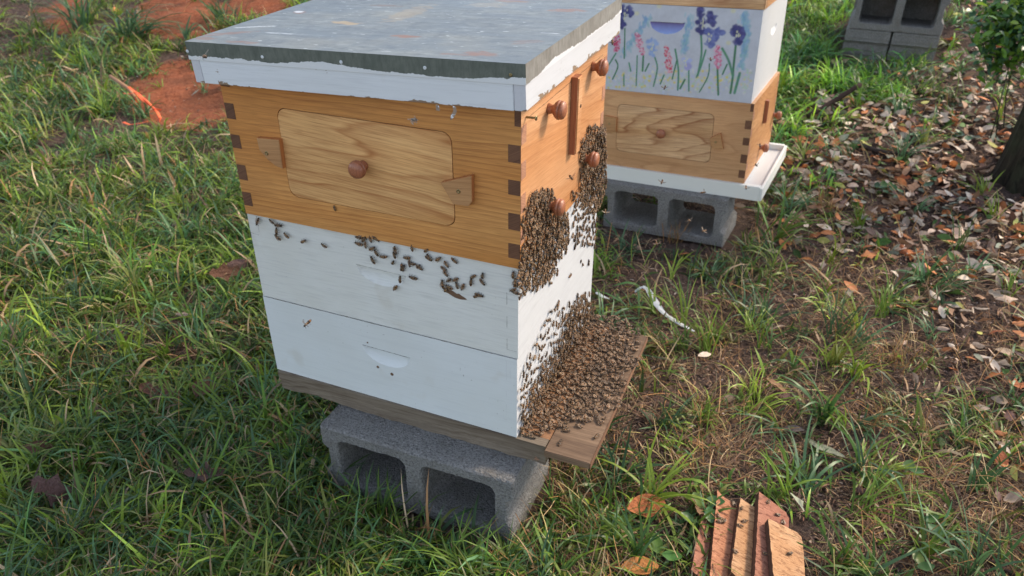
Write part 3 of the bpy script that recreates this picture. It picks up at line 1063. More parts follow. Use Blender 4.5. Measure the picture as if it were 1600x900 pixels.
def window_box(M4, hz, panel, latches, matset, front, label, name='wooden_hive_box', bar=None, knobs=()):
    side, frontm, pan = matset
    t = empty(name, M4)
    tag(t, label, 'hive box')
    bm = bmesh.new()
    x0, x1, z0, z1 = panel
    g = .0011
    hole = rrect(x0 - g, x1 + g, z0 - g, z1 + g, .016)
    L1 = poly_hole(bm, [(-LW, 0), (0, 0), (0, hz), (-LW, hz)], [hole], lambda a, b: (a, 0, b))
    hv = L1[1]
    back = [bm.verts.new((v.co.x, .016, v.co.z)) for v in hv]
    for k in range(len(hv)):
        bm.faces.new((hv[k], hv[(k + 1) % len(hv)], back[(k + 1) % len(hv)], back[k]))
    bm.faces.new(back)
    bm_obj('side_wall', bm, side, t)
    for X, nm in ((0, 'front_wall'), (-LW, 'rear_wall')):
        bm = bmesh.new()
        bm.faces.new([bm.verts.new(p) for p in ((X, 0, 0), (X, WW, 0), (X, WW, hz), (X, 0, hz))])
        bm_obj(nm, bm, frontm, t)
    bm = bmesh.new()
    bm.faces.new([bm.verts.new(p) for p in ((-LW, WW, 0), (0, WW, 0), (0, WW, hz), (-LW, WW, hz))])
    bm.faces.new([bm.verts.new(p) for p in ((-LW, 0, hz), (0, 0, hz), (0, WW, hz), (-LW, WW, hz))])
    bm.faces.new([bm.verts.new(p) for p in ((-LW, 0, 0), (0, 0, 0), (0, WW, 0), (-LW, WW, 0))])
    bm_obj('far_wall', bm, side, t)
    # window cover board with its knob
    bm = bmesh.new()
    pts = rrect(x0, x1, z0, z1, .0155)
    A = [bm.verts.new((a, -.0006, b)) for a, b in pts]
    B = [bm.verts.new((a, .014, b)) for a, b in pts]
    f0 = bm.faces.new(A)
    for k in range(len(A)):
        bm.faces.new((A[k], A[(k + 1) % len(A)], B[(k + 1) % len(A)], B[k]))
    bmesh.ops.bevel(bm, geom=list(f0.edges), offset=.0007, segments=2, affect='EDGES')
    wc = bm_obj('window_cover', bm, pan, t)
    put_knob(wc, ((x0 + x1) / 2 - .002, -.0006, (z0 + z1) / 2 + .002), (0, -1, 0), 'knob', 1.0)
    for k, (pts, sc) in enumerate(latches):
        l = prism('turn_latch', pts, -.010, -.0008, [M['block_wood'], M['oiled_edge']], t)
        screw_at(l, (sc[0], -.010, sc[1]), (0, -1, 0))
    f = hz / .2436
    for (a, b) in FING:
        bm = bmesh.new()
        xx = -.0190 if a < .24 else -.0096
        add_box(bm, (xx, -.0005, b * f), (-.0003, .004, a * f - .0002), .0002)
        bm_obj('joint_finger', bm, M['end_grain'], t)
        bm = bmesh.new()
        add_box(bm, (-LW + .0003, -.0005, b * f), (-LW + .0185, .004, a * f - .0002), .0002)
        bm_obj('joint_finger', bm, M['end_grain'], t)
    for (a, b) in COMP:
        bm = bmesh.new()
        add_box(bm, (-.004, .0003, b * f), (.0005, .0190, a * f - .0003), .0002)
        bm_obj('joint_finger', bm, M['end_pale'], t)
        bm = bmesh.new()
        add_box(bm, (-.004, WW - .019, b * f), (.0005, WW - .0003, a * f - .0003), .0002)
        bm_obj('joint_finger', bm, M['end_pale'], t)
    for (y, z) in knobs:
        put_knob(t, (.0003, y, z), (1, 0, 0), 'knob', 1.0)
    if bar:
        y0, y1, zz0, zz1 = bar
        b = prism('door_bar', [(y0, zz0), (y1, zz0), (y1, zz1), (y0, zz1)], .013, .0004, [M['oiled_front'], M['knob']], t, fn=lambda a, y, b: (y, a, b), bev=.002)
        screw_at(b, (.013, (y0 + y1) / 2 + .003, zz0 + (zz1 - zz0) * .62), (1, 0, 0), .003, M['dark_hole'])
        # long seams of the two doors behind the bar
        for zz in (.018, .226):
            cracks(t, [(.03, zz, WW - .03, zz + .001)], y=.0004, w=.0009, fn=lambda a, y, b: (y, a, b), name='door_seam')
    return t


main_M = mat_rows((0, 0, 0))
lat = [([(-.4452, .1465), (-.4018, .1495), (-.4035, .1010), (-.4170, .1040), (-.4310, .1130), (-.4440, .1270)], (-.4300, .1235)),
       ([(-.1215, .1235), (-.0715, .1425), (-.0720, .1020), (-.0780, .0935), (-.1030, .0925)], (-.0930, .1150))]
mainbox = window_box(main_M, .2436, (-.4040, -.1062, .0510, .1975), lat, (M['oiled'], M['oiled_front'], M['panel']), None,
                     'wooden box with rounded window cover and front knobs, in the middle of the big hive', bar=(.2110, .2330, .1060, .2330),
                     knobs=[(.107, .214), (.322, .222), (.302, .066), (.118, .054)])
M['resin'] = plain('pale_scraped_spot', (.55, .48, .42), .7)
# pale scraped spots and a bug-sized hole
bm = bmesh.new()
for k in range(26):
    a, r = random.uniform(0, 6.28), random.uniform(0, .007)
    cx, cz = -.1655 + r * math.cos(a), .2085 + r * .8 * math.sin(a)
    an = random.uniform(0, 3.14)
    dx, dz = math.cos(an) * random.uniform(.001, .004), math.sin(an) * random.uniform(.001, .004)
    nx, nz = -dz * .12, dx * .12
    bm.faces.new([bm.verts.new((cx - dx + nx, -.0004, cz - dz + nz)), bm.verts.new((cx + dx + nx, -.0004, cz + dz + nz)), bm.verts.new((cx + dx - nx, -.0004, cz + dz - nz)), bm.verts.new((cx - dx - nx, -.0004, cz - dz - nz))])
bm_obj('scrape_mark', bm, M['resin'], mainbox)
# loose screw sticking out of the front wall just under the cover
bm = bmesh.new()
o = Vector((.0, .0175, .2290))
ax = Vector((1, -.05, .05)).normalized()
prof = [(.0012, 0)]
for k in range(9):
    prof += [(.0018, .001 + k * .0012), (.0012, .0016 + k * .0012)]
prof += [(.0014, .0125), (.0036, .0150), (.0036, .0156), (.001, .0154)]
add_lathe(bm, prof, o, ax, 12)
bm_obj('screw', bm, M['screw'], mainbox)


# ------------------------------------------------------------------ bottom board
def bottom_board():
    t = empty('bottom_board', mat_rows((0, 0, ZB)))
    tag(t, 'weathered wooden bottom board with landing plank, carrying the big hive', 'bottom board')
    rh = .0460

    def rail(y0, y1):
        bm = bmesh.new()
        n = 40
        prev = None
        for k in range(n + 1):
            x = -.507 + (.048 + .507) * k / n
            b = random.uniform(-.0012, .0008) - (.004 * math.exp(-((x + .42) / .05) ** 2))
            wob = random.uniform(-.0003, .0003)
            cur = [bm.verts.new(p) for p in ((x, y0 + wob, -.0006), (x, y0 + .0006 + wob, -.021), (x, y0 + .0042 + wob * 3, -.0245 - wob * 4), (x, y0 + .0034 + wob * 3, -rh - b * 1.6), (x, y1, -rh - b), (x, y1, -.0006))]
            if prev:
                for q in range(6):
                    bm.faces.new((prev[q], prev[(q + 1) % 6], cur[(q + 1) % 6], cur[q]))
            else:
                bm.faces.new(cur)
            prev = cur
        bm.faces.new(prev)
        bm_obj('side_rail', bm, M['weathered'], t)
    rail(.0010, .0200)
    rail(WW - .0200, WW - .001)
    box_obj('floor_board', (-.505, .0205, -.030), (.0480, WW - .0205, -.012), M['landing'], t, .001)
    # landing plank in front, its near end sawn square
    bm = bmesh.new()
    add_box(bm, (.0495, -.009, -.0145), (.1310, .392, -.0008), .0012)
    lp = bm_obj('landing_plank', bm, M['landing'], t)
    box_obj('plank_edge', (.1313, -.0088, -.0143), (.1322, .3918, -.0012), M['landing_edge'], t, .0002)
    # filler between the rails in front of the box
    box_obj('entrance_step', (-.004, .0205, -.0118), (.0485, WW - .0205, -.0016), M['step'], t, .0008)
    cracks(t, [(.030, -.033, .034, -.037), (.031, -.029, .036, -.036), (.028, -.036, .038, -.033)], y=.0004, w=.0016, mat=M['end_pale'], name='splinter')


bottom_board()


# ------------------------------------------------------------------ concrete blocks
def block_mesh(L=.390, D=.194, H=.190, seed=1, wl=.031):
    r = random.Random(seed)
    bm = bmesh.new()
    st = .0065

    def jit(p, a=.0009):
        return (p[0] + r.uniform(-a, a), p[1] + r.uniform(-a, a))

    def dense(poly):
        out = []
        for k, p in enumerate(poly):
            q = poly[(k + 1) % len(poly)]
            n = max(1, int(math.hypot(q[0] - p[0], q[1] - p[1]) / st))
            for i in range(n):
                out.append((p[0] + (q[0] - p[0]) * i / n, p[1] + (q[1] - p[1]) * i / n))
        return out
    g = .012
    outer = dense([(-L, 0), (-L, H * .27), (-L + g, H * .34), (-L + g, H * .66), (-L, H * .73), (-L, H), (0, H), (0, H * .73), (-g, H * .66), (-g, H * .34), (0, H * .27), (0, 0)][::-1])
    wx = .036
    cw = (L - 3 * wx) / 2
    holes = []
    for k in range(2):
        x0 = -L + wx + k * (cw + wx)
        holes.append(dense(rrect(x0, x0 + cw, wl, H - wl, .016, 4)))
    loops = [outer] + holes
    loops = [[jit(p) for p in l] for l in loops]
    ys = [0, .003, .009] + [.009 + (D - .018) * k / 14 for k in range(1, 14)] + [D - .009, D - .003, D]
    ins = [.003, .0008, 0] + [0] * 13 + [0, .0008, .003]

    def offs(l, d, inward):
        out = []
        n = len(l)
        for k in range(n):
            a, b, c = l[k - 1], l[k], l[(k + 1) % n]
            tx, ty = c[0] - a[0], c[1] - a[1]
            q = math.hypot(tx, ty) or 1
            s = d * inward
            out.append((b[0] + ty / q * s, b[1] - tx / q * s))
        return out

    def area(l):
        return sum(l[k - 1][0] * l[k][1] - l[k][0] * l[k - 1][1] for k in range(len(l)))
    rings = []
    for y, d in zip(ys, ins):
        row = []
        for li, l in enumerate(loops):
            sgn = -1 if area(l) > 0 else 1
            # the outer outline shrinks, the holes widen
            q = offs(l, d, sgn if li == 0 else -sgn)
            q = [jit(p, .0007) for p in q]
            row.append([(p[0], y + (r.uniform(-.0005, .0005)), p[1]) for p in q])
        rings.append(row)
    vr = [[[bm.verts.new(p) for p in l] for l in row] for row in rings]
    for a, b in zip(vr, vr[1:]):
        for la, lb in zip(a, b):
            n = len(la)
            for k in range(n):
                bm.faces.new((la[k], la[(k + 1) % n], lb[(k + 1) % n], lb[k]))
    for vv, row in ((vr[0], rings[0]), (vr[-1], rings[-1])):
        pts = [[Vector((p[0], p[2], 0)) for p in l] for l in row]
        flat = [v for l in vv for v in l]
        for t in tessellate_polygon(pts):
            try:
                bm.faces.new([flat[i] for i in t])
            except ValueError:
                pass
    bmesh.ops.recalc_face_normals(bm, faces=bm.faces)
    me = bpy.data.meshes.new('concrete_block')
    bm.to_mesh(me)
    bm.free()
    me.materials.append(M['concrete'])
    return me


BLK = block_mesh()
BLK6 = block_mesh(H=.156, seed=4, wl=.0255)
BLK6B = block_mesh(H=.156, seed=9, wl=.0255)


def put_block(M4, label, me=None):
    o = link('concrete_block', me or BLK)
    o.matrix_world = M4
    tag(o, label, 'concrete block')
    return o


put_block(mat_rows((.0125, -.0570, ZB - .0465 - .156), .008, .001), 'grey hollow concrete block under the near side of the big front hive', BLK6)

# ------------------------------------------------------------------ back hive
BM4 = (Matrix.Translation(Vector((.20811, 1.2746, -.3374))) @
       (Matrix.Rotation(math.hypot(.028, .0361), 4, Vector((-.028, -.0361, 0)).normalized()) @ Matrix.Rotation(-.0752, 4, 'Z')))
BI = BM4.inverted()


def blocal(u, v, ax, val):
    c = BI @ Vector(CAM)
    r = BI.to_3x3() @ Vector(ray(u, v))
    return c + r * ((val - c[ax]) / r[ax])


BH = .2380
latb = [([(-.113, .1267), (-.0832, .1458), (-.0700, .1000), (-.1045, .1004)], (-.0945, .1180)),
        ([(-.440, .158), (-.4026, .1559), (-.4025, .1113), (-.434, .108)], (-.425, .135))]
window_box(BM4, BH, (-.4030, -.1085, .0500, .1965), latb, (M['back_wood'], M['back_front'], M['back_panel']), None,
           'pale wooden box with window cover, lowest box of the flower-painted hive behind',
           bar=None, knobs=[(.21, .047), (.40, .10)])
bb = bpy.data.objects['wooden_hive_box.001']
prism('turn_latch', [(.19, .130), (.205, .13), (.205, .20), (.19, .20)], .011, .0006, [M['knob'], M['knob']], bb, fn=lambda a, y, b: (y, a, b), bev=.002)


def sub(M4, dx, dy, dz):
    return M4 @ Matrix.Translation(Vector((dx, dy, dz)))


def flower_sheet(parent, x0, x1, h):
    """hand-painted irises, hyacinths and larkspur: colour of the paint on a fine sheet, on the box's near side"""
    nx, nz = 340, 170
    X = np.linspace(x0, x1, nx); Z = np.linspace(.0005, h - .0005, nz)
    gx, gz = np.meshgrid(X, Z)
    C = np.empty((nz, nx, 3)); C[:] = (.52, .545, .60)
    C *= (1 + .03 * np.sin(gx * 60 + 3 * np.sin(gz * 40)) + rng.normal(0, .012, gx.shape))[..., None]
    base = BH

    def P(u, v):
        p = blocal(900 + u / 4, v / 4, 1, 0.0)
        return p.x, p.z - base

    def dab(x, z, rx, rz, col, a=1.0, ang=0.0, soft=.35):
        c, s = math.cos(ang), math.sin(ang)
        i0, i1 = np.searchsorted(X, [x - max(rx, rz) * 1.5, x + max(rx, rz) * 1.5])
        j0, j1 = np.searchsorted(Z, [z - max(rx, rz) * 1.5, z + max(rx, rz) * 1.5])
        if i1 <= i0 or j1 <= j0:
            return
        dx, dz = gx[j0:j1, i0:i1] - x, gz[j0:j1, i0:i1] - z
        d = np.sqrt(((dx * c + dz * s) / rx) ** 2 + ((-dx * s + dz * c) / rz) ** 2)
        k = (np.clip((1 + soft - d) / (2 * soft), 0, 1) * a)[..., None]
        C[j0:j1, i0:i1] = C[j0:j1, i0:i1] * (1 - k) + np.array(col) * k
    U = .4 / 880            # metres per picture unit on this face
    R = random.Random(3)

    def stroke(pts, w, col, a=.9):
        if len(pts) > 2:
            pp = [pts[0]] + list(pts) + [pts[-1]]
            pts = [tuple(.5 * (2 * b_ + (c_ - a_) * t + (2 * a_ - 5 * b_ + 4 * c_ - d_) * t * t + (-a_ + 3 * b_ - 3 * c_ + d_) * t ** 3) for a_, b_, c_, d_ in zip(pp[i], pp[i + 1], pp[i + 2], pp[i + 3])) for i in range(len(pp) - 3) for t in (0, .25, .5, .75)] + [pts[-1]]
        q = [P(*p) for p in pts]
        for (x0_, z0_), (x1_, z1_) in zip(q, q[1:]):
            L = math.hypot(x1_ - x0_, z1_ - z0_)
            n = max(2, int(L / (w * U * .4)))
            for k in range(n):
                f = k / n
                dab(x0_ + (x1_ - x0_) * f, z0_ + (z1_ - z0_) * f, w * U * .5, w * U * .5, [c * R.uniform(.85, 1.15) for c in col], a)
    G1, G2 = (.06, .20, .10), (.09, .26, .16)
    # meadow of small dabs
    for k in range(520):
        u, v = R.uniform(190, 1120), R.gauss(500, 42)
        if v < 400 or v > 600: continue
        x, z = P(u, v)
        col = R.choice([(.62, .58, .25), (.45, .60, .42), (.50, .50, .68), (.66, .66, .62), (.40, .58, .50), (.62, .55, .40), (.45, .52, .68)])
        dab(x, z, R.uniform(4, 11) * U, R.uniform(4, 9) * U, col, R.uniform(.35, .8), R.uniform(0, 3))
    for k in range(30):
        u = R.uniform(200, 1100)
        x, z = P(u, R.uniform(440, 560))
        dab(x, z, 9 * U, 8 * U, (.68, .58, .12), .8)
    for u, v in ((400, 85), (540, 40), (1005, 70), (975, 270), (915, 40)):
        x, z = P(u, v); dab(x, z, 15 * U, 12 * U, (.66, .64, .35), .6)
    # larkspur columns of blue-green dabs
    for (a, b, c, d, wd) in ((480, 95, 310, 350, 30), (735, 100, 690, 330, 26), (1075, 85, 1085, 230, 26), (1085, 230, 1050, 440, 22), (640, 120, 700, 300, 0)):
        if not wd: continue
        for k in range(95):
            f = R.random()
            x, z = P(a + (c - a) * f + R.gauss(0, wd * .5), b + (d - b) * f + R.gauss(0, 8))
            dab(x, z, R.uniform(5, 9) * U, R.uniform(8, 18) * U, R.choice([(.26, .42, .58), (.20, .34, .55), (.32, .50, .56), (.22, .42, .46)]), .6, R.uniform(-.5, .5))
    # stems and leaves
    for pts, w_ in (([(325, 180), (320, 370)], 9), ([(268, 335), (215, 420)], 10), ([(402, 350), (395, 540)], 9), ([(512, 360), (528, 430), (502, 545)], 10), ([(570, 470), (545, 530)], 9), ([(640, 310), (660, 440), (655, 570)], 12),
                    ([(725, 440), (725, 575)], 10), ([(802, 215), (805, 340), (780, 480)], 13), ([(832, 315), (800, 420), (770, 490)], 11), ([(905, 430), (910, 600)], 12), ([(1020, 285), (1005, 430), (1000, 490), (985, 590)], 14),
                    ([(935, 305), (975, 380), (1003, 480)], 15), ([(965, 405), (935, 470)], 10), ([(1045, 460), (1010, 590)], 16), ([(440, 350), (435, 450)], 12), ([(265, 375), (280, 420), (245, 500)], 10), ([(350, 395), (362, 450)], 10),
                    ([(475, 400), (450, 450)], 10), ([(650, 380), (620, 500)], 9), ([(855, 400), (845, 480), (790, 580)], 8), ([(318, 470), (318, 540)], 9), ([(700, 500), (668, 560)], 12)):
        stroke(pts, w_, R.choice([G1, G2]))
    # irises
    pur = [(.045, .05, .17), (.07, .065, .22), (.10, .11, .30), (.05, .055, .20)]
    blu = [(.12, .15, .38), (.18, .22, .46), (.09, .11, .33)]
    for (u, v, rx, rz, tb) in ((330, 55, 48, 34, pur), (310, 100, 30, 40, pur), (305, 155, 26, 40, pur), (360, 85, 26, 24, pur), (795, 78, 42, 38, pur), (865, 100, 40, 34, pur), (868, 140, 34, 28, pur), (802, 185, 34, 36, pur), (800, 135, 34, 34, pur),
                               (850, 205, 32, 34, blu), (915, 205, 36, 30, blu), (855, 270, 36, 40, blu), (885, 235, 34, 30, blu), (1035, 185, 46, 34, pur), (1010, 205, 26, 34, pur), (1060, 215, 26, 34, pur), (1035, 262, 28, 32, pur),
                               (495, 275, 48, 38, [(.26, .36, .62), (.33, .44, .68)]), (500, 320, 34, 44, [(.26, .36, .62), (.33, .44, .68)]), (712, 375, 30, 32, [(.42, .48, .72)]), (720, 420, 16, 24, [(.36, .36, .62)])):
        for k in range(16):
            a, r = R.uniform(0, 6.28), R.random() ** .5
            x, z = P(u + rx * .75 * r * math.cos(a), v + rz * .75 * r * math.sin(a))
            dab(x, z, R.uniform(9, 17) * U, R.uniform(7, 13) * U, R.choice(tb), .8, a)
    for (u, v) in ((815, 140), (862, 235), (1035, 215), (495, 300), (320, 95), (712, 385)):
        for k in range(7):
            x, z = P(u + R.gauss(0, 7), v + R.gauss(0, 16))
            dab(x, z, 4 * U, 7 * U, (.66, .66, .42), .75)
    # hyacinths
    for (u, v, hw, hh, tb, tl) in ((272, 265, 26, 55, [(.50, .05, .12), (.62, .2, .32)], 0), (418, 275, 22, 70, [(.66, .30, .38), (.70, .48, .56), (.55, .14, .24)], -20), (597, 375, 24, 82, [(.55, .05, .10), (.62, .12, .18), (.70, .42, .46)], -12), (908, 355, 28, 72, [(.58, .08, .18), (.70, .42, .52), (.62, .2, .32)], 0)):
        for k in range(60):
            f = R.uniform(-1, 1)
            ww = hw * (1 - .45 * abs(f))
            x, z = P(u + R.uniform(-ww, ww) - tl * f, v + f * hh)
            dab(x, z, R.uniform(5, 9) * U, R.uniform(4, 8) * U, R.choice(tb), .9, R.uniform(0, 3))
    # hand hold: the recess is painted violet-blue
    xa, za = P(485, 138); xb, zb = P(700, 148)
    cx, hw_, dr = (xa + xb) / 2, (xb - xa) / 2, .031
    t = (gx - cx) / hw_
    ztop = za + (zb - za) * (t + 1) / 2
    inside = (np.abs(t) < 1) & (gz < ztop) & (gz > ztop - dr * np.sqrt(np.clip(1 - t * t, 0, 1)))
    k = inside[..., None] * 1.0
    fq = np.clip((ztop - gz) / dr, 0, 1)[..., None]
    inner = np.array((.17, .14, .36)) * (1 - fq) + np.array((.26, .36, .66)) * fq
    C = C * (1 - k) + inner * k
    dep = np.where(inside, .011 * np.sqrt(np.clip(1 - t * t, 0, 1)) * (1 - np.clip((ztop - gz) / (dr * np.sqrt(np.clip(1 - t * t, .01, 1))), 0, 1) ** 1.6), 0)
    V = np.stack([gx.ravel(), -.0006 + dep.ravel(), gz.ravel()], 1)
    i, j = np.meshgrid(np.arange(nx - 1), np.arange(nz - 1))
    a = (j * nx + i).ravel()
    me = np_mesh('painted_side', V, np.stack([a, a + 1, a + nx + 1, a + nx], 1), M['flowers'], C.reshape(-1, 3))
    return link('painted_side', me, parent)


M['flowers'] = attr_mat('hand_painted_flowers', .55, 0, .35, .05, .15, 80)


def back_hive():
    ins = .0095
    t = empty('flower_painted_box', sub(BM4, -ins, .001, BH))
    tag(t, 'white box with hand-painted irises and pink hyacinths, on the hive behind', 'hive box')
    h = .2515
    flower_sheet(t, -LW, 0, h)
    bm = bmesh.new()
    scoop_face(bm, 0, WW, 0, h, lambda a, b, d: (-d, a, b), .22, .175, .05, .026, .012)
    bm_obj('front_wall', bm, M['back_white'], t)
    bm = bmesh.new()
    bm.faces.new([bm.verts.new(p) for p in ((-LW, 0, 0), (-LW, WW, 0), (-LW, WW, h), (-LW, 0, h))])
    bm_obj('rear_wall', bm, M['back_white'], t)
    bm = bmesh.new()
    for z in (.0002, h - .0002):
        bm.faces.new([bm.verts.new(p) for p in ((-LW, .0, z), (0, .0, z), (0, WW, z), (-LW, WW, z))])
    bm.faces.new([bm.verts.new(p) for p in ((-LW, WW, 0), (0, WW, 0), (0, WW, h), (-LW, WW, h))])
    bm_obj('far_wall', bm, M['back_white'], t)
    # next box up: only its lower edge shows
    t = empty('wooden_hive_box', sub(BM4, -ins + .004, -.001, BH + h + .0005))
    tag(t, 'wooden box on top of the flower-painted one, only its lower edge in view', 'hive box')
    bm = bmesh.new()
    add_box(bm, (-LW, 0, 0), (0, .019, .168), .0008)
    bm_obj('side_wall', bm, M['back_panel'], t)
    bm = bmesh.new()
    add_box(bm, (-.019, .0195, .0003), (0.0003, WW - .0195, .168), .0008)
    bm_obj('front_wall', bm, M['back_front'], t)
    bm = bmesh.new()
    add_box(bm, (-LW, WW - .019, 0), (0, WW, .168), .0008)
    add_box(bm, (-LW, .0195, 0.0003), (-LW + .019, WW - .0195, .168), .0008)
    bm_obj('far_wall', bm, M['back_panel'], t)
    cv = empty('hive_cover', sub(BM4, -ins + .02, -.02, BH + h + .168))
    tag(cv, 'pale cover closing the hive behind, above the top of the picture', 'hive cover')
    box_obj('rim_board', (-LW - .04, 0, -.02), (0, WW + .04, .035), M['cream'], cv, .001)
    box_obj('metal_top', (-LW - .0405, -.0005, .0352), (.0005, WW + .0405, .037), M['skirt_lit'], cv, .0003)
    # bottom board with side lips and a recessed floor
    t = empty('bottom_board', BM4)
    tag(t, 'cream painted bottom board with raised rim under the hive behind', 'bottom board')
    rb, tb = .0493, .0438
    bm = bmesh.new()
    add_box(bm, (-LW - .002, -.013, -tb), (rb, .008, -.0005), .0009)
    bm_obj('side_rail', bm, M['cream'], t)
    bm = bmesh.new()
    add_box(bm, (-LW - .002, WW - .012, -tb), (rb, WW + .006, -.0005), .0009)
    bm_obj('side_rail', bm, M['cream'], t)
    box_obj('front_lip', (rb + .0002, -.0128, -tb + .001), (rb + .008, WW + .0058, -.004), M['cream'], t, .0009)
    box_obj('floor_board', (-LW, .0085, -.034), (rb - .0002, WW - .0125, -.0175), M['back_white'], t, .0005)
    box_obj('entrance_step', (-LW + .002, .0087, -.0172), (-.001, WW - .0127, -.0006), M['back_white'], t, .0005)
    p = blocal(1130, 316, 2, -tb)
    put_block(sub(BM4, p.x + .010, -.040, -tb - .1565), 'hollow concrete block under the flower-painted hive behind', BLK6B)


back_hive()
bc = BM4 @ Vector((0, 0, 0))
BLOCKED.append((bc.x - .41, bc.x + .01, bc.y - .045, bc.y + .18))


# ------------------------------------------------------------------ far blocks
def far_blocks():
    p = CAM + ray(1470, 57) * 3.42
    z0 = p[2]
    yaw = -.03
    M4 = mat_rows((p[0], p[1], z0), yaw)
    put_block(M4, 'upper concrete block of the pile on the grass, both hollows facing out')
    rot = Matrix.Rotation(math.radians(90), 4, 'Z')
    o = link('concrete_block', BLK)  # added behind the hollows to stop light showing through them
    o.matrix_world = M4 @ Matrix.Translation(Vector((0, .390, 0))) @ Matrix.Rotation(math.radians(90), 4, 'X')
    tag(o, 'block added behind the upper one of the far pile to darken its hollows', 'concrete block')
    for dx, lab in ((-.196, 'lower right block of the far pile, ribbed end showing, half hidden by grass'), (-.398, 'lower left block of the far pile, smooth end, left of the narrow gap')):
        o = link('concrete_block', BLK)
        o.matrix_world = M4 @ Matrix.Translation(Vector((dx - .19 + .19, .39, -.1905))) @ rot @ Matrix.Rotation(0, 4, 'Z')
        # lying with the long side running away from the camera
        o.matrix_world = M4 @ Matrix.Translation(Vector((dx, .0, -.1912))) @ Matrix.Rotation(math.radians(-90), 4, 'Z')
        tag(o, lab, 'concrete block')
    BLOCKED.append((p[0] - .41, p[0] + .03, p[1] - .01, p[1] + .40))


far_blocks()


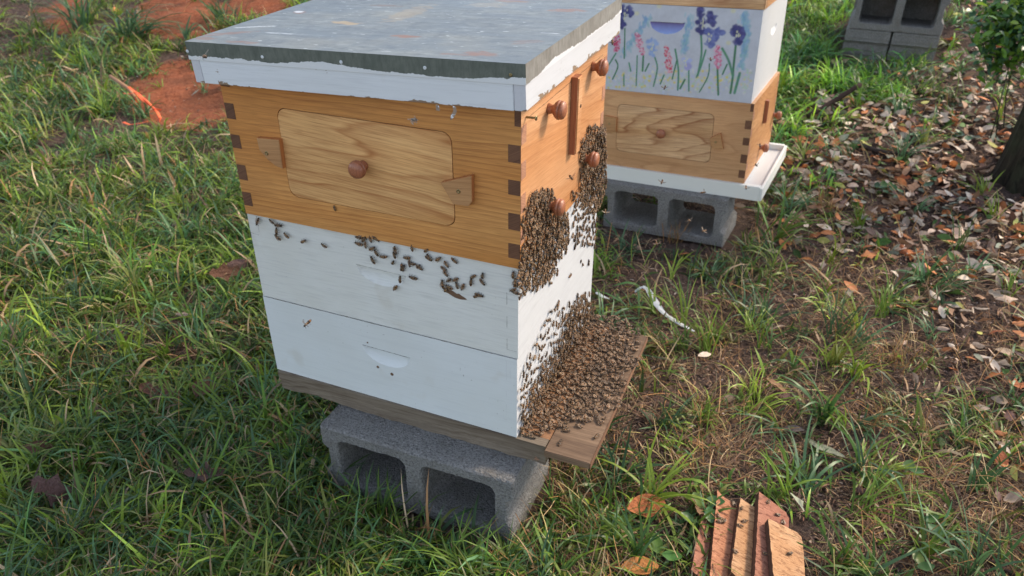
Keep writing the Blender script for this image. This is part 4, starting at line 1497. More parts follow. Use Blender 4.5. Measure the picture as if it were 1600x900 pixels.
# ------------------------------------------------------------------ tree
def tree():
    base = gp(1614, 285)
    t = empty('tree', loc=tuple(base))
    tag(t, 'dark barked tree with a leafy low branch at the right edge', 'tree')
    q = N('dark_ridged_bark')
    v = q.co((1, 1, .22))
    a = q.noise(v, 45, 5, .7, .8)
    b = q.noise(v, 130, 3, .6)
    c = q.mix(q.ramp(a, [(.35, 0), (.65, 1)]), (.010, .009, .007), (.050, .042, .030))
    c = q.mix(q.ramp(q.noise(q.co(), 9, 3), [(.45, 0), (.65, .6)]), c, (.045, .055, .03))
    bark = q.fin(c, .9, q.bump(q.math('ADD', a, q.math('MULTIPLY', b, .4)), 1.0, .012), spec=.2)
    bm = bmesh.new()
    seg = 56
    rings = []
    hs = [-.08, 0, .03, .07, .12, .2, .3, .45, .65, .9, 1.2, 1.6, 2.1, 2.8, 3.6]
    for h in hs:
        r = .105 + .012 * math.exp(-max(h, 0) / .06) + .010 * math.exp(-max(h, 0) / .3) - .008 * h
        cx, cy = .02 * h, .02 * h
        ring = []
        for k in range(seg):
            an = 2 * math.pi * k / seg
            ridge = .006 * math.sin(an * 13 + 2.0 * math.sin(h * 3)) + .004 * math.sin(an * 29 + h * 5) + .018 * math.exp(-max(h, 0) / .09) * max(0, math.sin(an * 4 + .8)) ** 2
            rr = r + ridge
            ring.append(bm.verts.new((cx + rr * math.cos(an), cy + rr * math.sin(an), h)))
        rings.append(ring)
    for a_, b_ in zip(rings, rings[1:]):
        for k in range(seg):
            f = bm.faces.new((a_[k], a_[(k + 1) % seg], b_[(k + 1) % seg], b_[k]))
            f.smooth = True
    bm_obj('trunk', bm, bark, t)
    # low leafy branch hanging in front of the trunk
    origin = np.array(base)
    A = CAM + ray(1660, -40) * 2.75
    targets = [(1575, 60, 2.62), (1535, 70, 2.60), (1548, 95, 2.62), (1590, 30, 2.6), (1555, 35, 2.68), (1600, 75, 2.58), (1528, 42, 2.66), (1540, 15, 2.7), (1560, 100, 2.6), (1595, 100, 2.6), (1575, 5, 2.65)]
    bm = bmesh.new()
    hub = CAM + ray(1612, 30) * 2.66
    tr_top = origin + np.array([.04, -.05, .75])
    add_tube(bm, [tr_top - origin, A - origin, hub - origin], [.012, .009, .006], 7)
    tips = []
    for u, v_, d_ in targets:
        T = CAM + ray(u, v_) * d_
        mid = (hub + T) / 2 + np.array([0, 0, .02])
        add_tube(bm, [hub - origin, mid - origin, T - origin], [.005, .003, .0015], 5)
        tips += [(mid, T)]
    bm_obj('branch', bm, bark, t)
    # leaves
    n = 1000
    Vs, Fs, Cs = [], [], []
    R = random.Random(5)
    for k in range(n):
        if k < 880:
            mid, T = R.choice(tips)
            f = R.uniform(-.1, 1.05)
            c = mid * (1 - f) + T * f + np.array([R.gauss(0, .03), R.gauss(0, .035), R.gauss(0, .026)])
        else:
            c = hub + np.array([R.uniform(-.05, .35), R.uniform(-.1, .15), R.uniform(-.02, .30)])
        L_, W_ = R.uniform(.024, .046), R.uniform(.015, .024)
        az, el, ro = R.uniform(0, 6.28), R.uniform(-.9, .3), R.uniform(-.7, .7)
        d = np.array([math.cos(el) * math.cos(az), math.cos(el) * math.sin(az), math.sin(el)])
        s = np.cross(d, [0, 0, 1]); s /= np.linalg.norm(s)
        nrm = np.cross(s, d)
        s2 = s * math.cos(ro) + nrm * math.sin(ro)
        n2 = np.cross(s2, d)
        prof = [(0, 0), (.25, .8), (.5, 1), (.78, .65), (1, 0)]
        b0 = len(Vs)
        for a_, w_ in prof:
            ctr = c + d * L_ * a_ - n2 * L_ * .25 * a_ * a_ - origin
            Vs += [ctr - s2 * W_ * w_ * .5 + n2 * .15 * W_ * w_, ctr, ctr + s2 * W_ * w_ * .5 + n2 * .15 * W_ * w_]
        for i in range(4):
            for j in range(2):
                a0 = b0 + i * 3 + j
                Fs.append((a0, a0 + 1, a0 + 4, a0 + 3))
        g = R.choice([(.09, .20, .03), (.14, .28, .03), (.05, .12, .035), (.20, .32, .04), (.06, .14, .07)])
        q_ = R.uniform(.75, 1.3)
        Cs += [[x * q_ for x in g]] * 15
    me = np_mesh('foliage', np.array(Vs), np.array(Fs), M['leafgreen'], np.array(Cs), smooth=True)
    o = link('foliage', me, t)
    o['kind'] = 'stuff'
    # thin wiry vines at the foot
    bm = bmesh.new()
    for (pts) in ([(1578, 60, 2.9), (1575, 110, 2.95), (1565, 150, 2.9), (1555, 190, 2.85), (1540, 240, 2.95)], [(1600, 130, 2.8), (1580, 115, 2.85), (1572, 150, 2.9), (1568, 200, 2.85)], [(1545, 250, 2.95), (1556, 215, 2.88), (1560, 180, 2.85), (1552, 160, 2.86)], [(1600, 200, 2.72), (1580, 192, 2.76), (1565, 195, 2.82)]):
        add_tube(bm, [CAM + ray(a, b) * c - origin for a, b, c in pts], .0025, 5)
    bm_obj('vine', bm, bark, t)
    BLOCKED.append((base[0] - .13, base[0] + .13, base[1] - .13, base[1] + .13))


M['leafgreen'] = attr_mat('broad_green_leaves', .35, .3, .5, .15, 0, 60)
tree()


# ------------------------------------------------------------------ lower right boards
def boards():
    def rough(name, a, b, d, seed):
        q = N(name)
        v = q.co(loc=(seed, seed, seed))
        big = q.noise(v, 14, 3, .6)
        sc = []
        for k, (ang, f) in enumerate(((.5, 1), (-.35, 1), (1.0, .8))):
            mp = q.n('ShaderNodeMapping', ins={'Vector': v, 'Rotation': (0, 0, ang), 'Scale': (.10, 1, 1)}).outputs[0]
            sc.append(q.noise(mp, 170 + 60 * k, 3, .65, .8))
        c = q.mix(q.ramp(big, [(.35, 0), (.65, 1)]), a, b)
        for k, n_ in enumerate(sc):
            c = q.mix(q.ramp(n_, [(.34, .75), (.44, 0)]), c, d)
            c = q.mix(q.ramp(n_, [(.60, 0), (.72, .35)]), c, tuple(min(1, x * 1.45) for x in a))
        return q.fin(c, .85, q.bump(q.math('ADD', sc[0], sc[1]), .6, .0015), spec=.15)
    mats = [rough('rough_red_board', (.40, .185, .12), (.30, .12, .08), (.13, .045, .03), .1),
            rough('rough_orange_board', (.50, .245, .14), (.42, .18, .10), (.17, .06, .035), .5),
            rough('rough_tan_board', (.56, .34, .19), (.48, .26, .13), (.22, .10, .05), .9)]
    side = wood('shaded_board_edge', (.15, .075, .045), (.10, .048, .03), (.04, .02, .014), 'Y', 40, 1, 0, .85)  # edge colour darkened for the shade on the boards' left sides
    zg = -.540
    # (points in the photograph's pixels with heights above the soil), left edge first and from far to near
    B = [("darkest and lowest board at the left of the overlapping set, beside the grass", 0, [(1098, 800, .026), (1124, 812, .014), (1118, 905, .014), (1097, 905, .020), (1080, 891, .026)], .016),
         ("reddish orange board with a pointed far end, second from the left in the set", 1, [(1121, 765, .034), (1128, 774, .032), (1153, 792, .023), (1154, 850, .022), (1146, 955, .021), (1105, 955, .034), (1116, 820, .034)], .015),
         ("tan board in the middle of the overlapping set, two bees on it", 2, [(1157, 778, .042), (1184, 796, .033), (1192, 830, .030), (1190, 910, .028), (1155, 905, .038), (1142, 893, .042), (1150, 830, .042)], .015),
         ("wide red board with the farthest rounded corner, partly under the tan one", 0, [(1186, 768, .051), (1206, 783, .045), (1228, 800, .038), (1233, 810, .036), (1232, 826, .036), (1232, 955, .036), (1176, 955, .051), (1183, 830, .051)], .016),
         ("tan rough-sawn board lying on top of the set at its right end", 2, [(1200, 811, .062), (1222, 820, .056), (1246, 832, .048), (1252, 838, .047), (1254, 845, .046), (1262, 955, .046), (1214, 955, .062), (1205, 860, .062)], .014)]
    for lab, mi, pts, th in B:
        P = [Vector(on_plane(u, v, 2, zg + h)) for u, v, h in pts]
        # best plane so the top is flat
        n = Vector((0, 0, 0))
        for k in range(len(P)):
            n += P[k].cross(P[(k + 1) % len(P)])
        n.normalize()
        if n.z < 0: n = -n
        cen = sum(P, Vector()) / len(P)
        P = [p - n * (p - cen).dot(n) for p in P]
        bm = bmesh.new()
        base = P[-1]
        # subdivide outline for a rough sawn edge
        out = []
        for k, p in enumerate(P):
            q = P[(k + 1) % len(P)]
            m_ = max(1, int((q - p).length / .006))
            for i in range(m_):
                w_ = p.lerp(q, i / m_)
                out.append(w_ + Vector((random.uniform(-1, 1), random.uniform(-1, 1), 0)) * .0006 - base)
        A = [bm.verts.new(p) for p in out]
        Bv = [bm.verts.new(p - n * th) for p in out]
        f = bm.faces.new(A)
        bm.faces.new(Bv)
        for k in range(len(A)):
            s = bm.faces.new((A[k], A[(k + 1) % len(A)], Bv[(k + 1) % len(A)], Bv[k]))
            s.material_index = 1
        bmesh.ops.triangulate(bm, faces=[f])
        o = bm_obj('wooden_board', bm, [mats[mi], side], None, base)
        tag(o, lab, 'wooden board')
        BOARDS.append((cen, n))
    c = on_plane(1170, 850, 2, zg)
    BLOCKED.append((c[0] - .055, c[0] + .10, c[1] - .14, c[1] + .10))


BOARDS = []
boards()

# ------------------------------------------------------------------ bees
def bee_arrays(kind=0, seed=0):
    """returns verts, tris, colours. head towards +y, feet at z=0, about 13 mm long"""
    r = random.Random(seed)
    V, Fc, C = [], [], []

    def ell(c, rx, ry, rz, col, nu=8, nv=6, stripes=None, tilt=0):
        b = len(V)
        for j in range(nv + 1):
            ph = math.pi * j / nv
            y = -math.cos(ph)
            s = math.sin(ph)
            for i in range(nu):
                th = 2 * math.pi * i / nu
                px, py, pz = rx * s * math.cos(th), ry * y, rz * s * math.sin(th)
                V.append((c[0] + px, c[1] + py * math.cos(tilt) - pz * math.sin(tilt), c[2] + pz * math.cos(tilt) + py * math.sin(tilt)))
                cc = col
                if stripes:
                    cc = stripes[min(len(stripes) - 1, int((y + 1) / 2 * len(stripes)))]
                C.append([q * (1.0 if math.sin(th) > -.2 else .6) * r.uniform(.85, 1.15) if False else q * r.uniform(.85, 1.15) for q in cc])
        for j in range(nv):
            for i in range(nu):
                a = b + j * nu + i
                d = b + j * nu + (i + 1) % nu
                Fc.append((a, d, d + nu)); Fc.append((a, d + nu, a + nu))
    dk, am, fz = (.032, .019, .011), (.27, .13, .045), (.16, .09, .043)
    ell((0, 4.9, 2.4), 1.55, 1.15, 1.5, (.045, .03, .02), 7, 5)
    ell((0, 2.2, 2.8), 2.0, 2.1, 1.85, fz, 8, 5)
    ell((0, -3.1, 2.4), 2.05, 4.0, 1.8, dk, 8, 9, [dk, dk, am, dk, am, dk, am, am, dk], tilt=.06)
    # legs
    for sx in (-1, 1):
        for (y0, yk, y1, out) in ((3.3, 4.6, 5.8, 3.0), (2.2, 2.3, 1.8, 3.8), (1.0, -.6, -2.6, 3.6)):
            p = [(sx * 1.2, y0, 1.8), (sx * out * .75, yk, 2.6), (sx * out, y1, 0.0)]
            b = len(V)
            for q in p:
                V.append((q[0], q[1] - .25, q[2])); V.append((q[0], q[1] + .25, q[2])); V.append((q[0], q[1], q[2] + .35))
                C += [[.03, .02, .014]] * 3
            for s in range(2):
                for e in range(3):
                    a, d = b + s * 3 + e, b + s * 3 + (e + 1) % 3
                    Fc.append((a, d, d + 3)); Fc.append((a, d + 3, a + 3))
    # antennae
    for sx in (-1, 1):
        b = len(V)
        for q in ((sx * .5, 5.8, 3.0), (sx * 1.1, 7.0, 3.3), (sx * 1.3, 8.0, 2.4)):
            V.append((q[0] - .12, q[1], q[2])); V.append((q[0] + .12, q[1], q[2]))
            C += [[.03, .02, .014]] * 2
        Fc += [(b, b + 1, b + 3), (b, b + 3, b + 2), (b + 2, b + 3, b + 5), (b + 2, b + 5, b + 4)]
    nb = len(Fc)
    # wings
    spread = {0: .14, 1: .30, 2: .05, 3: 1.25}[kind]
    for sx in (-1, 1):
        for (L, W, off, z) in ((8.6, 2.3, 0, 4.5), (6.0, 1.8, .20, 4.25)):
            an = spread + off * (1 if kind != 3 else 1.2)
            d = (math.sin(an) * sx, -math.cos(an))
            n = (math.cos(an) * sx, math.sin(an))
            b = len(V)
            pr = [(0, .12, .12), (.3, .35, .5), (.65, .42, .62), (.9, .25, .45), (1, .0, .1)]
            for t, wa, wb in pr:
                for w_ in (-wa, wb):
                    lift = z - 1.4 * t * (1 if kind != 3 else -1)
                    V.append((sx * .8 + d[0] * L * t + n[0] * W * w_, 2.6 + d[1] * L * t + n[1] * W * w_, lift - .3 * abs(w_)))
                    C.append([.20, .13, .08] if r.random() < .7 else [.42, .32, .23])  # some vertices paler, painting glints on the wings
            for s in range(4):
                a = b + s * 2
                Fc.append((a, a + 1, a + 3)); Fc.append((a, a + 3, a + 2))
    return np.array(V) * .001, np.array(Fc), np.array(C), nb


qb = N('bee_body'); c_ = qb.attr('Col').outputs['Color']
c_ = qb.n('ShaderNodeHueSaturation', ins={'Color': c_, 'Value': qb.n('ShaderNodeMapRange', ins={0: qb.n('ShaderNodeObjectInfo').outputs['Random'], 3: .5, 4: 1.35}).outputs[0]}).outputs[0]
M['bee'] = qb.fin(c_, .5, spec=.4)
qb = N('bee_wing'); c_ = qb.attr('Col').outputs['Color']
qb.fin(c_, .42, spec=.4)
tr_ = qb.n('ShaderNodeBsdfTransparent')
mx_ = qb.n('ShaderNodeMixShader', ins={0: .5, 1: qb.b.outputs[0], 2: tr_.outputs[0]})
qb.t.links.new(mx_.outputs[0], qb.out.inputs[0])
M['wing'] = qb.m

BEE_A = [bee_arrays(k % 3, k) for k in range(6)] + [bee_arrays(3, 9), bee_arrays(3, 10)]


def bee_me(i):
    V, Fc, C, nb = BEE_A[i]
    me = np_mesh('honey_bee', V, Fc, [M['bee'], M['wing']], C, smooth=True)
    mi = np.zeros(len(Fc), np.int32); mi[nb:] = 1
    me.polygons.foreach_set('material_index', mi)
    return me


BEE_M = [bee_me(i) for i in range(8)]
BEES = []       # (matrix, variant, importance, label, group)


def bee_matrix(p, n, ang, size=1.0, lift=0.0):
    n = Vector(n).normalized()
    n = (n + Vector((random.gauss(0, .12), random.gauss(0, .12), random.gauss(0, .12)))).normalized()
    ref = Vector((0, 0, 1)) if abs(n.z) < .8 else Vector((0, 1, 0))
    u = (ref - n * ref.dot(n)).normalized()
    v = n.cross(u)
    f = u * math.cos(ang) + v * math.sin(ang)         # heading
    s = f.cross(n)
    m_ = Matrix((( s.x, f.x, n.x, p[0] + n.x * lift), (s.y, f.y, n.y, p[1] + n.y * lift), (s.z, f.z, n.z, p[2] + n.z * lift), (0, 0, 0, 1)))
    return m_ @ Matrix.Diagonal((size, size, size, 1))


def bee(p, n, ang=None, lab='honey bee', grp=None, kind=None, lift=0.0, imp=0.0, size=None):
    ang = random.uniform(0, 6.28) if ang is None else ang
    k = random.randrange(6) if kind is None else kind
    BEES.append((bee_matrix(p, n, ang, size or random.uniform(.92, 1.2), lift), k, imp, lab, grp))


# bees on the long white wall and the wooden side, read off the photograph
A_ = [(335, 583), (422, 580), (465, 605), (455, 640), (460, 680), (515, 668), (622, 703), (748, 730)]
Bc = [(970, 680), (1000, 690), (1040, 692), (1075, 688), (965, 720), (1010, 730), (1050, 748), (1075, 775), (1120, 800), (1055, 820), (1195, 762), (1190, 790), (1180, 835), (1240, 868), (1300, 745), (1268, 805), (1300, 845), (1345, 868), (1388, 760), (1405, 805), (1465, 815), (1565, 825)]
Cc = [(1000, 68), (985, 140), (1065, 130), (955, 195), (1045, 45), (1100, 62), (1165, 12), (1275, 50), (1255, 75), (1270, 105), (1250, 170), (1290, 150), (1330, 145), (1290, 190), (1340, 180), (1375, 190), (1270, 205), (1440, 125), (1500, 118), (1430, 158), (1500, 160), (1460, 245), (1478, 238)]
pos = [(u / 4 + 320, v / 4 + 200) for u, v in A_]
wl = ['bee at the far left of the white wall, just below the wooden box', 'bee second from the left along the top edge of the white wall', 'topmost bee of the small left knot under the wooden box', 'middle bee of the small left knot under the wooden box', 'lowest bee of the small left knot under the wooden box',
      'bee just right of the small left knot on the white wall', 'lone bee left of the upper hand hold, nearer to the left knot', 'lone bee left of the upper hand hold, farther from the left knot']
for (u, v), lab in zip(pos, wl):
    bee(on_plane(u, v, 1, .003), (0, -1, 0), random.uniform(0, 6.28), lab, imp=9)
ORD = 'first second third fourth fifth sixth seventh eighth ninth tenth eleventh twelfth thirteenth fourteenth fifteenth'.split()
NB = {}
Bc.sort(); Cc.sort()
for u, v in Bc:
    p = on_plane(u / 4 + 320, v / 4 + 200, 1, .003)
    hand = u < 1100
    NB[hand] = NB.get(hand, 0) + 1
    bee(p, (0, -1, 0), None, f'{ORD[NB[hand] - 1]} bee from the left in the row above the hand hold' if hand else f'{ORD[NB[hand] - 1]} bee from the left among those just over the upper hand hold', 'bees in the row above the hand hold' if hand else 'bees right above the hand hold', imp=8)
for u, v in Cc:
    p = on_plane(u / 4 + 380, v / 4 + 400, 1, .0035)
    if u < 1150:
        l_, g_ = 'dark bee at the right rim of the upper hand hold, from the left', 'bees around the hand hold'
    elif u < 1400:
        l_, g_ = 'dark bee in the knot over the brown paint chip', 'bees in the knot by the paint chip'
    else:
        l_, g_ = 'dark bee in the loose bunch right of the paint chip', 'bees right of the paint chip'
    NB[g_] = NB.get(g_, 0) + 1
    bee(p, (0, -1, 0), None, ORD[NB[g_] - 1] + ' from the left, ' + l_.replace(', from the left', ''), g_, imp=8)
bee(on_plane(524, 325, 1, -.0006), (0, -1, 0), 3.3, 'small bee on the wooden wall just under the window cover', imp=9, size=.75)
# on the front: at pixels (u, v) on the plane x = 0
def inside(p, poly):
    x, y = p
    c = False
    for k in range(len(poly)):
        x1, y1 = poly[k - 1]; x2, y2 = poly[k]
        if (y1 > y) != (y2 > y) and x < (x2 - x1) * (y - y1) / (y2 - y1) + x1:
            c = not c
    return c


def front_pt(u, v):
    p = on_plane(u, v, 0, 0.0)
    if p[2] < 0:
        p = on_plane(u, v, 0, -.004)
    return p


def fill(poly, mind, place, n_try=9000, gap=.0):
    us = [p[0] for p in poly]; vs = [p[1] for p in poly]
    got = []
    for _ in range(n_try):
        u, v = random.uniform(min(us), max(us)), random.uniform(min(vs), max(vs))
        if not inside((u + random.gauss(0, 4.2), v + random.gauss(0, 6)), poly): continue
        p = place(u, v)
        if math.sin(p[0] * 260 + 3) * math.sin(p[1] * 230 + 1 + 2 * math.sin(p[0] * 90)) * math.sin(p[2] * 210 + 2) + random.uniform(-.25, .25) > .42 + gap: continue
        if all((p[0] - q[0]) ** 2 + (p[1] - q[1]) ** 2 + (p[2] - q[2]) ** 2 > mind * mind for q in got):
            got.append(p)
    return got


CL = [
    ('bees crowded round the lower near knob', 'bee in the cluster round the lower near knob', [(830, 322), (845, 298), (856, 300), (862, 328), (876, 335), (886, 350), (884, 372), (872, 392), (858, 425), (840, 440), (818, 452), (812, 440), (806, 425), (818, 400), (824, 370), (822, 345)], .0072, 0),
    ('bees crowded round the lower near knob', 'bee in the cluster round the lower near knob', [(835, 335), (850, 318), (862, 340), (868, 360), (852, 400), (830, 420), (824, 400)], .016, .0042),
    ('bees crowded round the lower far knob', 'bee in the cluster round the lower far knob', [(914, 232), (924, 206), (940, 196), (944, 205), (944, 250), (940, 285), (930, 318), (922, 332), (916, 318), (908, 300), (908, 280), (916, 262), (904, 245), (910, 228)], .0080, 0),
    ('bees crowded round the lower far knob', 'bee in the cluster round the lower far knob', [(922, 245), (936, 210), (942, 230), (936, 280), (922, 300), (914, 285)], .014, .004),
    ('bees climbing the far edge of the white front', 'bee scattered under the far knob cluster', [(893, 300), (905, 312), (920, 330), (930, 350), (922, 370), (910, 385), (900, 372), (905, 345), (892, 325)], .013, 0),
    ('bees above the landing plank', 'bee in the wedge above the landing plank', [(912, 458), (924, 472), (928, 500), (915, 540), (895, 565), (872, 590), (850, 622), (825, 668), (812, 676), (815, 655), (830, 620), (850, 580), (872, 545), (880, 505), (900, 475)], .0078, 0),
    ('bees above the landing plank', 'bee in the wedge above the landing plank', [(905, 490), (920, 500), (905, 545), (880, 575), (862, 585), (880, 545)], .015, .004),
    ('bees at the near edge of the wedge', 'bee outside the wedge above the plank', [(868, 470), (876, 500), (862, 540), (842, 580), (822, 620), (814, 655), (811, 610), (832, 560), (852, 510)], .016, 0),
]
for grp, lab, poly, md, lift in CL:
    us_, vs_ = [q[0] for q in poly], [q[1] for q in poly]
    for p in fill(poly, md, front_pt):
        pu, pv = project(p)
        sub_ = part_of((pv[0], pu[0]), (min(vs_), min(us_)), (max(vs_), max(us_)), (('very top,', 'top,', 'upper part,', 'just above middle,', 'just below middle,', 'lower part,', 'bottom,', 'very bottom,'), ('near edge', 'near side', 'centre', 'far side', 'far edge')))
        bee(p, (1, 0, 0), random.gauss(math.pi if random.random() < .35 else 0, .8), lab + ', ' + sub_, grp, lift=lift + random.uniform(0, .0015), imp=5 + lift * 300)
for u, v, lab in ((867, 137, None), (889, 430, 'single bee on the open white front between the two crowds'), (909, 413, 'bee in the trio at the far edge, middle of the white front'), (918, 410, 'bee in the trio at the far edge, middle of the white front'), (906, 408, 'bee in the trio at the far edge, middle of the white front'),
                  (845, 440, None), (858, 430, None), (850, 437, None), (835, 437, None), (811, 463, 'bee just past the corner below the wooden box'), (817, 458, None), (871, 473, None), (879, 482, None)):
    if lab is None and v < 200: continue
    bee(front_pt(u, v), (1, 0, 0), None, lab or 'bee straggling just outside the crowd on the front wall', None if lab and 'trio' not in lab else ('trio of bees at the far edge' if lab else 'stragglers on the front wall'), imp=8)
for u, v in ((803, 428), (806, 440), (802, 452), (806, 456), (808, 445)):
    bee(on_plane(u, v, 1, .003), (0, -1, 0), None, 'bee spilling round the corner below the wooden box', 'bees round the corner', imp=8)


def land_pt(u, v):
    return on_plane(u, v, 2, ZB - .0008)


full = [(812, 660), (826, 635), (850, 600), (880, 560), (905, 520), (925, 495), (960, 502), (999, 529), (991, 552), (973, 592), (957, 626), (940, 655), (915, 650), (880, 655), (845, 672), (820, 680)]
for p in fill(full, .0080, land_pt, 15000, -.22):
    q = project(p)
    bee(p, (0, 0, 1), random.gauss(math.pi / 2, 1.3), 'bee in the landing crowd, ' + part_of((p[1], p[0]), (0, 0), (.4, .13), (('near end,', 'nearer half,', 'middle,', 'farther half,', 'far end,'), ('by the wall', 'mid plank', 'outer edge'))), 'bees crowding the landing plank', lift=random.uniform(0, .002), imp=0 + (q[1][0] - 450) / 100)
for p in fill([(850, 610), (890, 565), (930, 520), (980, 535), (975, 560), (945, 610), (900, 625), (860, 640)], .0210, land_pt, 5000, -.2):
    bee(p, (0, 0, 1), random.gauss(math.pi / 2, 1.1), 'bee in the crowd covering the landing plank', 'bees crowding the landing plank', lift=.0045, imp=1)
for u, v, l_ in ((904, 667, 'bee standing alone in the middle of the bare near end of the landing plank'), (932, 683, 'bee nearest the outer corner of the landing plank'), (876, 693, 'pale bee at the seam between step and plank'), (840, 678, None), (832, 684, None), (825, 682, None), (850, 672, None), (882, 668, None), (936, 662, None), (885, 674, None)):
    bee(land_pt(u, v), (0, 0, 1), None, l_ or 'bee at the thin near edge of the landing crowd', None if l_ else 'bees at the near edge of the crowd', imp=9)
# bees on the boards at lower right
for (u, v, k, l_) in ((1145, 788, 1, 'bee on the far tip of the orange board'), (1122, 808, 1, 'bee in the dark knot on the orange board'), (1127, 812, 1, 'bee in the dark knot on the orange board'), (1131, 815, 1, 'bee in the dark knot on the orange board'), (1125, 816, 1, 'bee in the dark knot on the orange board'), (1158, 795, 2, 'bee at the far end of the tan board'),
                      (1163, 815, 2, 'upper bee of the pair half way along the tan board'), (1156, 822, 2, 'lower bee of the pair half way along the tan board'), (1148, 862, 2, 'bee at the near left edge of the tan board'), (1200, 784, 3, 'bee on the far corner of the wide red board'), (1214, 805, 3, 'bee half way down the sloping red board'), (1223, 817, 3, 'bee beside the top of the rightmost board'),
                      (1196, 866, 3, 'bee against the dark edge of the rightmost board'), (1233, 866, 4, 'bee alone in the middle of the rightmost board'), (1104, 838, 0, 'pale bee on the leftmost dark board')):
    cen, n = BOARDS[k]
    r = Vector(ray(u, v)); c0 = Vector(CAM)
    t_ = (cen - c0).dot(n) / r.dot(n)
    bee(c0 + r * t_, n, None, l_, 'dark knot of bees on the orange board' if 'knot' in l_ else None, imp=9)
# bees on the wing
FLY = [(322, 91, .86, 'bee flying in front of the white cover at its left end', 1.9), (482, 507, .98, 'bee flying in front of the lower white box', .3), (893, 279, 1.15, 'dark bee flying past the wooden front, between bar and knob', 1.6), (1110, 94, 1.75, 'bee flying in front of the painted purple iris', 1.3), (1039, 138, 1.7, 'bee flying low over the seam under the painted flowers', .8),
       (1034, 285, 1.6, 'bee flying in front of the cream bottom board, left one', 1.0), (1182, 259, 1.9, 'large bee hovering beside the lower knob of the back hive', 1.4), (1187, 228, 1.95, 'bee just above the lower knob of the back hive', 1.2), (1078, 346, 1.5, 'bee flying across the right hollow of the back block', 1.5), (945, 332, 1.45, 'pale bee flying by the left edge of the back block', .6),
       (1099, 302, 1.7, 'small bee by the lower edge of the cream bottom board', 2.4), (957, 67, 1.35, 'bee flying at the far end of the white cover rim', 1.2), (1025, 380, 1.5, 'pale bee flying low in front of the back block', 1.1), (1165, 294, 1.75, 'bee on the wing by the right end of the cream bottom board', 1.3), (964, 375, 1.4, 'pale bee over the grass between the two hives', 2.0), (1099, 362, 1.5, 'tiny pale bee by the right wall of the back block', .4)]
for u, v, d_, lab, ang in FLY:
    p = CAM + ray(u, v) * d_
    n = Vector((random.uniform(-.5, .5), -.5, 1)).normalized()
    bee(p, n, ang + 2.2, lab, None, kind=random.choice((6, 7)), imp=10, size=1.0)


def build_bees():
    order = sorted(range(len(BEES)), key=lambda i: -BEES[i][2])
    print('bees', len(BEES))
    ind, rest = order[:296], order[296:]
    for i in ind:
        m_, k, _, lab, grp = BEES[i]
        o = bpy.data.objects.new('honey_bee', BEE_M[k])
        COL.objects.link(o)
        o.matrix_world = m_
        tag(o, lab, 'bee', grp)
    Vs, Fs, Cs, Ms, b = [], [], [], [], 0
    for i in rest:
        m_, k = BEES[i][:2]
        V, Fc, C, nb = BEE_A[k]
        A = np.array(m_)
        Vs.append(V @ A[:3, :3].T + A[:3, 3]); Fs.append(Fc + b); Cs.append(C * random.choice((.6, .85, 1.0, 1.2, 1.5)) * random.uniform(.9, 1.1))
        mi = np.zeros(len(Fc), np.int32); mi[nb:] = 1
        Ms.append(mi); b += len(V)
    me = np_mesh('bee_crowd', np.concatenate(Vs), np.concatenate(Fs), [M['bee'], M['wing']], np.concatenate(Cs), smooth=True)
    me.polygons.foreach_set('material_index', np.concatenate(Ms))
    tag(link('bee_crowd', me), 'dense crowd of brown bees spread over the landing plank', 'bees', kind='stuff')


build_bees()


# ------------------------------------------------------------------ fallen leaves
def leaf_mesh(seed, oak=False):
    r = random.Random(seed)
    L, W = 1.0, r.uniform(.38, .55)
    n = 9
    V, Fq = [], []
    curl, bow = r.uniform(-.4, .5), r.uniform(-.35, .35)
    for k in range(n):
        t = k / (n - 1)
        w_ = W * .5 * math.sin(math.pi * min(1, t * .94 + .03)) ** .8
        if oak:
            w_ *= 1 + .45 * math.sin(t * 16)
        z = bow * math.sin(math.pi * t) * .35 + r.uniform(-.015, .015)
        for j in (-1, -.5, 0, .5, 1):
            V.append((t - .5, j * w_, z + curl * abs(j) ** 1.5 * w_ + (.015 if j == 0 else 0) + r.uniform(-.02, .02)))
    for k in range(n - 1):
        for j in range(4):
            a = k * 5 + j
            Fq.append((a, a + 5, a + 6, a + 1))
    # stalk
    b = len(V)
    V += [(-.5, -.008, .0), (-.5, .008, 0), (-.68, .006, .03), (-.68, -.006, .03)]
    Fq.append((b, b + 1, b + 2, b + 3))
    return np.array(V), np.array(Fq)


LEAF_A = [leaf_mesh(k, k >= 6) for k in range(9)]
LEAF_LOW = []
for V_, F_ in LEAF_A:
    idx = [r_ * 5 + c0 for r_ in (0, 2, 4, 6, 8) for c0 in (0, 2, 4)]
    LEAF_LOW.append((V_[idx], np.array([[a_ * 3 + b_, a_ * 3 + 3 + b_, a_ * 3 + 4 + b_, a_ * 3 + 1 + b_] for a_ in range(4) for b_ in range(2)])))


